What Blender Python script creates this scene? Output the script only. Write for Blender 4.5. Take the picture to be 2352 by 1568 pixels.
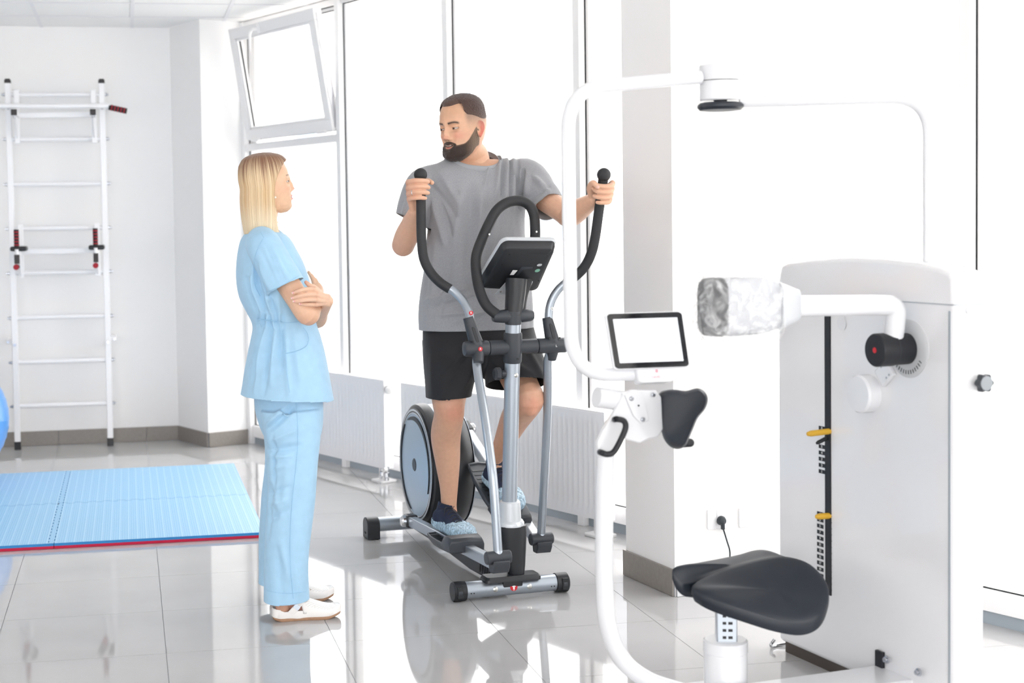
import bpy, bmesh, math, random
import numpy as np
from mathutils import Matrix, Vector
random.seed(4); np.random.seed(4)
for _o in list(bpy.data.objects): bpy.data.objects.remove(_o)
SC = bpy.context.scene
COL = SC.collection
PI = math.pi
# ---------------------------------------------------------------- camera
F, PITCH, ROLL, CX, CY, EYE = 3486.28, .04628191, -.01587221, 943.53, 672.25, 1.5
def vec(*a): return np.array(a, float)
_cp, _sp, _cr, _sr = math.cos(PITCH), math.sin(PITCH), math.cos(ROLL), math.sin(ROLL)
FW = vec(0, _cp, -_sp); UP0 = vec(0, _sp, _cp); R0 = vec(1, 0, 0)
RT = _cr*R0 + _sr*UP0; UPV = -_sr*R0 + _cr*UP0
EYEP = vec(0, 0, EYE)
cam = bpy.data.cameras.new('camera'); camo = bpy.data.objects.new('camera', cam); COL.objects.link(camo)
camo.matrix_world = Matrix(((RT[0], UPV[0], -FW[0], 0), (RT[1], UPV[1], -FW[1], 0), (RT[2], UPV[2], -FW[2], EYE), (0, 0, 0, 1)))
cam.sensor_width = 36; cam.lens = 36*F/2352
cam.shift_x = (1176-CX)/2352; cam.shift_y = (CY-784)/2352
cam.clip_start = .1; cam.clip_end = 300
cam.dof.use_dof = True; cam.dof.focus_distance = 6.05; cam.dof.aperture_fstop = 2.8
SC.camera = camo
# ---------------------------------------------------------------- sky, exposure
W = bpy.data.worlds.new('overcast_sky'); SC.world = W; W.use_nodes = True
_b = W.node_tree.nodes['Background']; _b.inputs[0].default_value = (.992, .99, 1, 1); _b.inputs[1].default_value = 5.6
SC.view_settings.view_transform = 'Standard'; SC.view_settings.look = 'None'
SC.view_settings.exposure = 0.04; SC.view_settings.gamma = 1; SC.view_settings.use_curve_mapping = False
try:
    SC.cycles.max_bounces = 10; SC.cycles.transparent_max_bounces = 16; SC.cycles.sample_clamp_indirect = 12
    SC.cycles.diffuse_bounces = 6
except Exception: pass
# ---------------------------------------------------------------- pixel -> place
def ray(x, y): return FW + RT*(x-CX)/F - UPV*(y-CY)/F
def at(x, y, Y):
    d = ray(x, y); return EYEP + d*Y/d[1]
def fl(x, y, z=0.):
    d = ray(x, y); return EYEP + d*(z-EYE)/d[2]
def onp(x, y, P, n):
    d = ray(x, y); return EYEP + d*((P-EYEP) @ n)/(d @ n)
def yaw(a): return vec(math.sin(a), math.cos(a), 0)
D = yaw(-.1839707); P = vec(D[1], -D[0], 0)          # depth of the room / along the back wall
A = yaw(-.57813946); N = vec(A[1], -A[0], 0)         # along the window wall / out of it
C = yaw(-.35203856); M = vec(C[1], -C[0], 0)         # along the training machine / across it
UZ = vec(0, 0, 1)
def pd(p, d, z=0): return P*p + D*d + UZ*z
def na(n, a, z=0): return N*n + A*a + UZ*z
def mc(m, c, z=0): return M*m + C*c + UZ*z
def unit(v): v = np.asarray(v, float); return v/max(np.linalg.norm(v), 1e-12)
# ---------------------------------------------------------------- materials
def lin(h):
    h = h.lstrip('#'); c = [int(h[i:i+2], 16)/255 for i in (0, 2, 4)]
    return tuple((x/12.92 if x <= .04045 else ((x+.055)/1.055)**2.4) for x in c) + (1,)
MATS = {}
def mat(name, col, rough=.5, metal=0, bump=0, bscale=200, var=0, vscale=8, coat=0, sheen=0, spec=.5, stretch=None, attr=None, sss=0, bdist=.002, emit=None):
    if name in MATS: return MATS[name]
    m = bpy.data.materials.new(name); m.use_nodes = True; nt = m.node_tree; b = nt.nodes['Principled BSDF']
    col = lin(col) if isinstance(col, str) else col
    b.inputs['Base Color'].default_value = col; b.inputs['Roughness'].default_value = rough; b.inputs['Metallic'].default_value = metal
    b.inputs['Specular IOR Level'].default_value = spec
    if coat: b.inputs['Coat Weight'].default_value = coat; b.inputs['Coat Roughness'].default_value = .08
    if sheen: b.inputs['Sheen Weight'].default_value = sheen; b.inputs['Sheen Roughness'].default_value = .4
    if sss:
        b.inputs['Subsurface Weight'].default_value = sss; b.inputs['Subsurface Radius'].default_value = (1, .35, .2); b.inputs['Subsurface Scale'].default_value = .008
    if emit: b.inputs['Emission Color'].default_value = col; b.inputs['Emission Strength'].default_value = emit
    tc = nt.nodes.new('ShaderNodeTexCoord'); mp = nt.nodes.new('ShaderNodeMapping'); nt.links.new(tc.outputs['Object'], mp.inputs[0])
    if stretch: mp.inputs['Scale'].default_value = stretch
    src = None
    if attr:
        a = nt.nodes.new('ShaderNodeAttribute'); a.attribute_name = attr; src = a.outputs['Color']
        nt.links.new(src, b.inputs['Base Color'])
    if var:
        nz = nt.nodes.new('ShaderNodeTexNoise'); nz.inputs['Scale'].default_value = vscale; nz.inputs['Detail'].default_value = 4
        nt.links.new(mp.outputs[0], nz.inputs[0])
        mr = nt.nodes.new('ShaderNodeMapRange'); mr.inputs[1].default_value = .3; mr.inputs[2].default_value = .7; mr.inputs[3].default_value = 1-var; mr.inputs[4].default_value = 1+var
        nt.links.new(nz.outputs[0], mr.inputs[0])
        mx = nt.nodes.new('ShaderNodeVectorMath'); mx.operation = 'SCALE'
        if src: nt.links.new(src, mx.inputs[0])
        else: mx.inputs[0].default_value = col[:3]
        nt.links.new(mr.outputs[0], mx.inputs['Scale']); nt.links.new(mx.outputs[0], b.inputs['Base Color'])
    if bump:
        nz = nt.nodes.new('ShaderNodeTexNoise'); nz.inputs['Scale'].default_value = bscale; nz.inputs['Detail'].default_value = 3
        nt.links.new(mp.outputs[0], nz.inputs[0])
        bp = nt.nodes.new('ShaderNodeBump'); bp.inputs['Strength'].default_value = bump; bp.inputs['Distance'].default_value = bdist
        nt.links.new(nz.outputs[0], bp.inputs['Height']); nt.links.new(bp.outputs[0], b.inputs['Normal'])
    MATS[name] = m
    return m
def glass_mat():
    m = bpy.data.materials.new('window_glass'); m.use_nodes = True; nt = m.node_tree; nt.nodes.clear()
    o = nt.nodes.new('ShaderNodeOutputMaterial'); t = nt.nodes.new('ShaderNodeBsdfTransparent'); g = nt.nodes.new('ShaderNodeBsdfGlossy')
    lw = nt.nodes.new('ShaderNodeLayerWeight'); lw.inputs['Blend'].default_value = .5; mx = nt.nodes.new('ShaderNodeMixShader')
    pw = nt.nodes.new('ShaderNodeMath'); pw.operation = 'POWER'; pw.inputs[1].default_value = 5; nt.links.new(lw.outputs['Facing'], pw.inputs[0])
    fr = nt.nodes.new('ShaderNodeMath'); fr.operation = 'MULTIPLY_ADD'; fr.inputs[1].default_value = .95; fr.inputs[2].default_value = .045; nt.links.new(pw.outputs[0], fr.inputs[0])
    t.inputs[0].default_value = (.985, .985, .98, 1); g.inputs['Roughness'].default_value = .01
    nt.links.new(fr.outputs[0], mx.inputs[0]); nt.links.new(t.outputs[0], mx.inputs[1]); nt.links.new(g.outputs[0], mx.inputs[2]); nt.links.new(mx.outputs[0], o.inputs[0])
    return m
WHITE = mat('wall_paint', '#f3f2f1', .75, bump=.05, bscale=300)
# ---------------------------------------------------------------- mesh builder
class MB:
    def __init__(s): s.v = []; s.f = []; s.mi = []; s.cur = 0; s.n = 0
    def add(s, vs, fs):
        vs = np.asarray(vs, float).reshape(-1, 3); s.v.append(vs)
        for f in fs: s.f.append(tuple(int(i)+s.n for i in f)); s.mi.append(s.cur)
        s.n += len(vs); return s
    def m(s, i): s.cur = i; return s
    def box(s, c, ax, ay, az):                       # c centre, ax/ay/az half vectors
        c = np.asarray(c, float); vs = [c+i*ax+j*ay+k*az for i in (-1, 1) for j in (-1, 1) for k in (-1, 1)]
        fs = [(0, 1, 3, 2), (4, 6, 7, 5), (0, 4, 5, 1), (2, 3, 7, 6), (0, 2, 6, 4), (1, 5, 7, 3)]
        if np.dot(np.cross(ax, ay), az) < 0: fs = [f[::-1] for f in fs]
        return s.add(vs, fs)
    def rings(s, R, cap=True, closed=False, flip=False):
        R = [np.asarray(r, float) for r in R]; n = len(R[0]); k = len(R); fs = []
        for i in range(k if closed else k-1):
            a = i*n; b = ((i+1) % k)*n
            for j in range(n):
                q = (a+j, a+(j+1) % n, b+(j+1) % n, b+j); fs.append(q[::-1] if flip else q)
        if cap and not closed:
            f0 = tuple(range(n))[::-1]; f1 = tuple(range((k-1)*n, k*n))
            fs += [f0[::-1], f1[::-1]] if flip else [f0, f1]
        return s.add(np.concatenate(R), fs)
    def cyl(s, p0, p1, r0, r1=None, n=24, cap=True):
        return s.tube([p0, p1], [r0, r0 if r1 is None else r1], n=n, cap=cap)
    def tube(s, pts, r, n=16, cap=True, closed=False, flat=None, up=None):
        pts = [np.asarray(p, float) for p in pts]; k = len(pts)
        if np.isscalar(r): r = [r]*k
        T = []
        for i in range(k):
            if closed: t = pts[(i+1) % k]-pts[i-1]
            else: t = pts[min(i+1, k-1)]-pts[max(i-1, 0)]
            T.append(unit(t))
        u = np.cross(T[0], UZ) if up is None else np.asarray(up, float)-np.dot(up, T[0])*T[0]
        if np.linalg.norm(u) < 1e-3: u = np.cross(T[0], vec(1, 0, 0))
        u = unit(u); R = []
        th = np.arange(n)*2*PI/n
        for i in range(k):
            u = unit(u-np.dot(u, T[i])*T[i]); w = np.cross(T[i], u)
            ru, rw = (r[i], r[i]) if np.isscalar(r[i]) else r[i]
            R.append(pts[i]+np.outer(np.cos(th)*ru, u)+np.outer(np.sin(th)*rw, w))
        return s.rings(R, cap and not closed, closed)
    def lathe(s, prof, o, ax, n=32, cap=True):       # prof: (radius, height)
        ax = unit(ax); u = np.cross(ax, vec(1, 0, 0)); u = unit(u if np.linalg.norm(u) > .1 else np.cross(ax, vec(0, 1, 0))); w = np.cross(ax, u)
        th = np.arange(n)*2*PI/n
        R = [np.asarray(o)+ax*h+np.outer(np.cos(th)*max(r, 1e-5), u)+np.outer(np.sin(th)*max(r, 1e-5), w) for r, h in prof]
        return s.rings(R, cap, flip=False)
    def prism(s, poly, o, ux, uy, d):                # poly 2d, extruded by vector d
        o = np.asarray(o, float); ux = np.asarray(ux); uy = np.asarray(uy); d = np.asarray(d)
        a = np.array([o+p[0]*ux+p[1]*uy for p in poly]); n = len(a)
        ar = sum(poly[i][0]*poly[(i+1) % n][1]-poly[(i+1) % n][0]*poly[i][1] for i in range(n))
        fl_ = (np.dot(np.cross(ux, uy), d) < 0) != (ar < 0)
        return s.rings([a, a+d], True, flip=fl_)
    def ell(s, c, r, R=None, nu=24, nv=16):
        R = np.eye(3) if R is None else np.asarray(R); V = []
        ph = np.linspace(0, PI, nv+1)[1:-1]; th = np.arange(nu)*2*PI/nu
        rg = [np.asarray(c)+(np.stack([np.cos(th)*math.sin(p)*r[0], np.sin(th)*math.sin(p)*r[1], np.full(nu, -math.cos(p)*r[2])], 1)) @ R for p in ph]
        base = s.n; s.rings(rg, False)
        k = len(rg)*nu
        lo = np.asarray(c)+vec(0, 0, -r[2]) @ R; hi = np.asarray(c)+vec(0, 0, r[2]) @ R
        vs = [lo, hi]; n0 = s.n; s.v.append(np.array(vs)); s.n += 2
        for j in range(nu):
            s.f.append((n0, base+(j+1) % nu, base+j)); s.mi.append(s.cur)
            s.f.append((n0+1, base+k-nu+j, base+k-nu+(j+1) % nu)); s.mi.append(s.cur)
        return s
    def mesh(s, name, mats, inv=None, smooth=35):
        me = bpy.data.meshes.new(name); V = np.concatenate(s.v)
        if inv is not None: V = V @ inv[:3, :3].T + inv[:3, 3]
        me.from_pydata(V.tolist(), [], s.f)
        for m_ in (mats if isinstance(mats, (list, tuple)) else [mats]): me.materials.append(m_)
        me.polygons.foreach_set('material_index', s.mi)
        me.validate(clean_customdata=False)
        if smooth:
            me.polygons.foreach_set('use_smooth', [True]*len(me.polygons)); me.set_sharp_from_angle(angle=math.radians(smooth))
        me.update(); return me
def link(o): COL.objects.link(o); return o
ROOTINV = {}
def tag(o, label=None, cat=None, group=None, kind=None):
    if label: o['label'] = label
    if cat: o['category'] = cat
    if group: o['group'] = group
    if kind: o['kind'] = kind
    return o
def thing(name, label, cat, loc=(0, 0, 0), group=None, kind=None, rz=0):
    o = link(bpy.data.objects.new(name, None)); o.empty_display_size = .1
    o.location = tuple(float(x) for x in loc); o.rotation_euler = (0, 0, rz)
    mw = Matrix.Translation(o.location) @ Matrix.Rotation(rz, 4, 'Z'); ROOTINV[o.name] = np.array(mw.inverted())
    return tag(o, label, cat, group, kind)
def root_of(o):
    while o.parent: o = o.parent
    return o
def part(name, mb, mats, parent=None, label=None, bev=0, segs=2, smooth=35, kind=None):
    inv = ROOTINV.get(root_of(parent).name) if parent else None
    me = mb if isinstance(mb, bpy.types.Mesh) else mb.mesh(name, mats, inv, smooth)
    o = link(bpy.data.objects.new(name, me))
    if parent: o.parent = parent
    if label: o['label'] = label
    if kind: o['kind'] = kind
    if bev:
        b = o.modifiers.new('bevel', 'BEVEL'); b.width = bev; b.segments = segs; b.limit_method = 'ANGLE'; b.angle_limit = math.radians(40)
    return o
def struct(name, mb, mats, **k): return tag(part(name, mb, mats, **k), kind='structure')
def sbase(name):                                     # an Empty that heads a piece of the setting
    o = link(bpy.data.objects.new(name, None)); ROOTINV[o.name] = np.eye(4); o['kind'] = 'structure'; return o
def copy_tree(o, loc=None, parent=None, rz=None):
    c = link(o.copy()); c.parent = parent
    if loc is not None: c.location = tuple(float(x) for x in loc)
    if rz is not None: c.rotation_euler = (0, 0, rz)
    for ch in list(o.children): copy_tree(ch, parent=c)
    return c
def spline(pts, sub=8, closed=False):                # Catmull-Rom through points (any dimension)
    p = [np.asarray(q, float) for q in pts]; k = len(p); out = []
    for i in range(k if closed else k-1):
        if closed: a, b, c, d = p[i-1], p[i], p[(i+1) % k], p[(i+2) % k]
        else: a, b, c, d = p[max(i-1, 0)], p[i], p[i+1], p[min(i+2, k-1)]
        for t in np.arange(sub)/sub:
            out.append(.5*((2*b)+(-a+c)*t+(2*a-5*b+4*c-d)*t*t+(-a+3*b-3*c+d)*t**3))
    if not closed: out.append(p[-1])
    return out
def bendpath(pts, r, sub=8):                         # straight runs joined by arcs of radius r
    p = [np.asarray(q, float) for q in pts]; out = [p[0]]
    for i in range(1, len(p)-1):
        a = unit(p[i-1]-p[i]); b = unit(p[i+1]-p[i]); ang = math.acos(max(-1, min(1, a @ b)))
        rr = r if np.isscalar(r) else r[i-1]
        t = min(rr/math.tan(ang/2), .49*np.linalg.norm(p[i-1]-p[i]) if i > 1 else .95*np.linalg.norm(p[i-1]-p[i]), .49*np.linalg.norm(p[i+1]-p[i]) if i < len(p)-2 else .95*np.linalg.norm(p[i+1]-p[i]))
        s0 = p[i]+a*t; s1 = p[i]+b*t
        for k in range(sub+1):
            u = k/sub; out.append((1-u)**2*s0+2*u*(1-u)*p[i]+u*u*s1)
    out.append(p[-1]); return out
def rrect(w, h, r, n=5):                             # rounded rectangle outline, centred
    o = []
    for cx, cy, a0 in ((w/2-r, h/2-r, 0), (-w/2+r, h/2-r, 90), (-w/2+r, -h/2+r, 180), (w/2-r, -h/2+r, 270)):
        for k in range(n+1):
            a = math.radians(a0+90*k/n); o.append((cx+r*math.cos(a), cy+r*math.sin(a)))
    return o
def text_mesh(name, s, size, o, ux, uy, m, parent, ext=.0004, align='CENTER', **k):
    cu = bpy.data.curves.new('t', 'FONT'); cu.body = s; cu.size = size; cu.align_x = align; cu.align_y = 'CENTER'; cu.extrude = ext; cu.resolution_u = 2
    ob = bpy.data.objects.new('t', cu); link(ob)
    dg = bpy.context.evaluated_depsgraph_get(); me = bpy.data.meshes.new_from_object(ob.evaluated_get(dg)); bpy.data.objects.remove(ob)
    ux = unit(ux); uy = unit(uy); nz = np.cross(ux, uy)
    V = np.empty(len(me.vertices)*3); me.vertices.foreach_get('co', V); V = V.reshape(-1, 3)
    V = np.asarray(o)+V[:, :1]*ux+V[:, 1:2]*uy+V[:, 2:]*nz
    inv = ROOTINV.get(root_of(parent).name) if parent else None
    if inv is not None: V = V @ inv[:3, :3].T + inv[:3, 3]
    me.vertices.foreach_set('co', V.ravel()); me.materials.clear(); me.materials.append(m); me.name = name; me.update()
    ob = link(bpy.data.objects.new(name, me)); ob.parent = parent
    return ob
# ================================================================ ROOM
CEIL = 2.875; WN = 4.785; WD = 10.755           # ceiling height, window plane (along N), back wall (along D)
TILE = mat('floor_tile', '#b5b4b4', .045, var=.035, vscale=3, spec=.62)
GROUT = mat('grout', '#8d8f93', .8)
BASE = mat('taupe_tile', '#8b857f', .35, var=.06, vscale=60)
PVC = mat('white_pvc', '#ecebeb', .35)
GASK = mat('black_gasket', '#1d2022', .6)
ALU = mat('grey_sill_strip', '#9aa3aa', .4)
GLASS = glass_mat()
GAP = .0022
def clip(poly, n, d):                                # keep poly . n <= d
    out = []
    for i in range(len(poly)):
        a, b = poly[i], poly[(i+1) % len(poly)]; da, db = a @ n-d, b @ n-d
        if da <= 0: out.append(a)
        if (da < 0 < db) or (db < 0 < da): out.append(a+(b-a)*da/(da-db))
    return out
def slab(mb, poly, z0, z1):
    poly = [vec(q[0], q[1], 0) for q in poly]
    mb.prism([(q[0], q[1]) for q in poly], vec(0, 0, z0), vec(1, 0, 0), vec(0, 1, 0), vec(0, 0, z1-z0))
floor = sbase('floor')
sub = MB(); outl = [pd(-5.2, -3.6), pd(9, -3.6), pd(9, WD+.1), pd(-5.2, WD+.1)]
for n_, d_ in ((N, WN+.08),): outl = clip(outl, n_, d_)
slab(sub, outl, -.12, -.0016); part('grout', sub, GROUT, floor)
P0, D0, TS = .0998, 6.55, .601
rest = MB(); nt_ = 0
for i in range(-9, 9):
    for j in range(-17, 8):
        p0 = P0+i*TS+GAP/2; d0 = D0+j*TS+GAP/2; q = [pd(p0, d0), pd(p0+TS-GAP, d0), pd(p0+TS-GAP, d0+TS-GAP), pd(p0, d0+TS-GAP)]
        q = clip(clip(q, N, WN+.06), D, WD)
        if len(q) < 3: continue
        ctr = sum(q)/len(q)
        vis = ctr[1] > 4.0 and -3.6 < ctr[0] < ctr[1]*.44+.3
        if vis:
            mb = MB(); slab(mb, q, -.01, 0); part('tile', mb, TILE, floor, smooth=0); nt_ += 1
        else: slab(rest, q, -.01, 0)
part('tiles_out_of_view', rest, TILE, floor, smooth=0, kind='stuff')
# ceiling: panels in a T-bar grid
CP = mat('ceiling_panel', '#f3f2f0', .9, bump=.25, bscale=500, bdist=.001); TB = mat('white_t_bar', '#e9e8ea', .5)
ceil = sbase('ceiling')
mb = MB(); q = clip([pd(-5.2, -3.6), pd(9, -3.6), pd(9, WD+.1), pd(-5.2, WD+.1)], N, WN+.08); slab(mb, q, CEIL+.012, CEIL+.1); part('slab', mb, WHITE, ceil)
CP0, CD0, CS = .067, 10.2, .609
grid = MB(); restc = MB()
for i in range(-9, 9):
    for j in range(-23, 2):
        p0 = CP0+i*CS+.011; d0 = CD0+j*CS+.011; w = CS-.022
        q = clip(clip([pd(p0, d0), pd(p0+w, d0), pd(p0+w, d0+w), pd(p0, d0+w)], N, WN+.02), D, WD)
        if len(q) < 3: continue
        if sum(q)[1]/len(q) > 8.2 and i > -7: mb = MB(); slab(mb, q, CEIL+.004, CEIL+.014); part('ceiling_panel', mb, CP, ceil, smooth=0)
        else: slab(restc, q, CEIL+.004, CEIL+.014)
part('ceiling_panels_out_of_view', restc, CP, ceil, smooth=0, kind='stuff')
for i in range(-8, 10):
    q = clip(clip([pd(CP0+i*CS-.012, -3.6), pd(CP0+i*CS+.012, -3.6), pd(CP0+i*CS+.012, WD), pd(CP0+i*CS-.012, WD)], N, WN+.02), D, WD)
    if len(q) > 2: slab(grid, q, CEIL, CEIL+.003)
for j in range(-23, 2):
    d0 = CD0+j*CS; q = clip([pd(-5.2, d0-.012), pd(9, d0-.012), pd(9, d0+.012), pd(-5.2, d0+.012)], N, WN+.02)
    if len(q) > 2: slab(grid, q, CEIL-.0005, CEIL+.003)
part('t_bar_grid', grid, TB, ceil, smooth=0)
# walls
k1 = fl(411, 1009.8); k2 = fl(483.7, 1026.7); k3 = fl(579, 1017.3)
c1 = P*(k1 @ P)+D*WD; c2 = c1+(-A)*np.linalg.norm((k2-c1)[:2]); c3 = c2+N*(WN+.05-c2 @ N)
def wallbox(name, a, b, th, outward, z0=0, z1=CEIL+.02, m=WHITE):
    mb = MB(); a = vec(a[0], a[1], 0); b = vec(b[0], b[1], 0); o = np.asarray(outward)*th
    mb.add([a+UZ*z0, b+UZ*z0, b+UZ*z1, a+UZ*z1, a+o+UZ*z0, b+o+UZ*z0, b+o+UZ*z1, a+o+UZ*z1], [(0, 1, 2, 3), (5, 4, 7, 6), (0, 4, 5, 1), (2, 6, 7, 3), (1, 5, 6, 2), (4, 0, 3, 7)])
    return struct(name, mb, m, smooth=0)
wallbox('wall_back', pd(-5.2, WD), c1, .15, D)
mb = MB()                                            # boxed-in corner: two faces, solid behind
q = [c1, c2, c3, c3+A*.5, c1+D*.15+P*.3]; mb.prism([(v[0], v[1]) for v in q], vec(0, 0, 0), vec(1, 0, 0), vec(0, 1, 0), UZ*(CEIL+.02)); struct('wall_corner', mb, WHITE, smooth=0)
mb = MB()                                            # left wall, out of view, with an opening added to let in fill light
for d0, d1, z0, z1 in ((-3.6, 4.2, 0, CEIL), (6.0, WD+.1, 0, CEIL), (4.2, 6.0, 0, 1.0), (4.2, 6.0, 2.3, CEIL)):
    mb.box(pd(-5.27, (d0+d1)/2, (z0+z1)/2), P*.075, D*(d1-d0)/2, UZ*(z1-z0)/2)
struct('wall_left', mb, WHITE, smooth=0)
# rear wall behind the camera: piers between tall openings, widened to let in fill light
mb = MB()
for p0, p1, z0, z1 in ((-5.2, -4.9, 0, CEIL), (-1.7, -1.4, 0, CEIL), (1.5, 1.8, 0, CEIL), (4.7, 9, 0, CEIL), (-5.2, 9, 0, .2), (-5.2, 9, 2.75, CEIL)):
    mb.box(pd((p0+p1)/2, -3.68, (z0+z1)/2), P*(p1-p0)/2, D*.075, UZ*(z1-z0)/2)
struct('wall_rear', mb, WHITE, smooth=0)
# baseboards, one piece per tile
def base_run(name, a, b, inward, h=.098, th=.011, cuts=(), m=None):
    par = sbase(name); L = np.linalg.norm(b-a); u = (b-a)/L; c = [0]+[x for x in cuts if 0.02 < x < L-.02]+[L]
    for s0, s1 in zip(c[:-1], c[1:]):
        mb = MB(); mb.box(a+u*(s0+s1)/2+inward*th/2+UZ*(h/2+.001), u*(s1-s0-.003)/2, inward*th/2, UZ*h/2)
        part('baseboard_tile', mb, m or BASE, par, smooth=0, bev=.0012)
    mb = MB(); mb.box(a+u*L/2+inward*.002+UZ*h/2, u*L/2, inward*.002, UZ*h/2); part('grout', mb, GROUT, par, smooth=0)
a0 = pd(-5.2, WD); j0 = (P0-TS)+5.2
base_run('baseboard_back', a0, c1, -D, cuts=[j0-i*TS for i in range(8, -1, -1)]+[j0+TS])
base_run('baseboard_corner', c1+(-N)*0, c2, -N)
base_run('baseboard_right', c2, c3-N*.05, -A)
# pier with the sockets
pl = fl(1432, 1319.3); pr = fl(1550.4, 1369.8)
pl = M*(pr @ M)+C*(pl @ C-.012)
tE = (WN-.06-pr @ N)/(M @ N); pE = pr+M*tE; pF = pl+M*((WN-.06-pl @ N)/(M @ N))
mb = MB(); mb.prism([(v[0], v[1]) for v in (pr, pE, pF, pl)], vec(0, 0, 0), vec(1, 0, 0), vec(0, 1, 0), UZ*(CEIL+.01)); struct('wall_pier', mb, WHITE, smooth=0)
base_run('baseboard_pier', pl+C*.012, pr, -M, h=.107)
base_run('baseboard_side', pr+M*.004, pE, -C, h=.107, m=mat('taupe_tile_glare', '#dcdde0', .3))  # glare painted in: the taupe skirting is made pale on this face
# window wall
def nabox(mb, n0, n1, a0_, a1_, z0, z1): mb.box(na((n0+n1)/2, (a0_+a1_)/2, (z0+z1)/2), N*abs(n1-n0)/2, A*abs(a1_-a0_)/2, UZ*abs(z1-z0)/2)
MUL = [9.30, 8.025, 6.865, 5.745, 4.62, 3.538, 2.40, 1.25, .1, -1.05, -2.2]
wi = 0
for k, a_ in enumerate(MUL):
    mb = MB(); nabox(mb, WN-.062, WN+.0, a_-.024, a_+.024, 0, CEIL); nabox(mb, WN, WN+.05, a_-.018, a_+.018, 0, CEIL)
    g = MB(); nabox(g, WN-.0255, WN-.0203, a_-.0275, a_-.0235, .128, 2.838); nabox(g, WN-.0255, WN-.0203, a_+.0235, a_+.0275, .128, 2.838)
    o = struct('trim_%d' % (k+1), mb, PVC, smooth=0, bev=.002); part('gasket', g, GASK, o, smooth=0)
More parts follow.
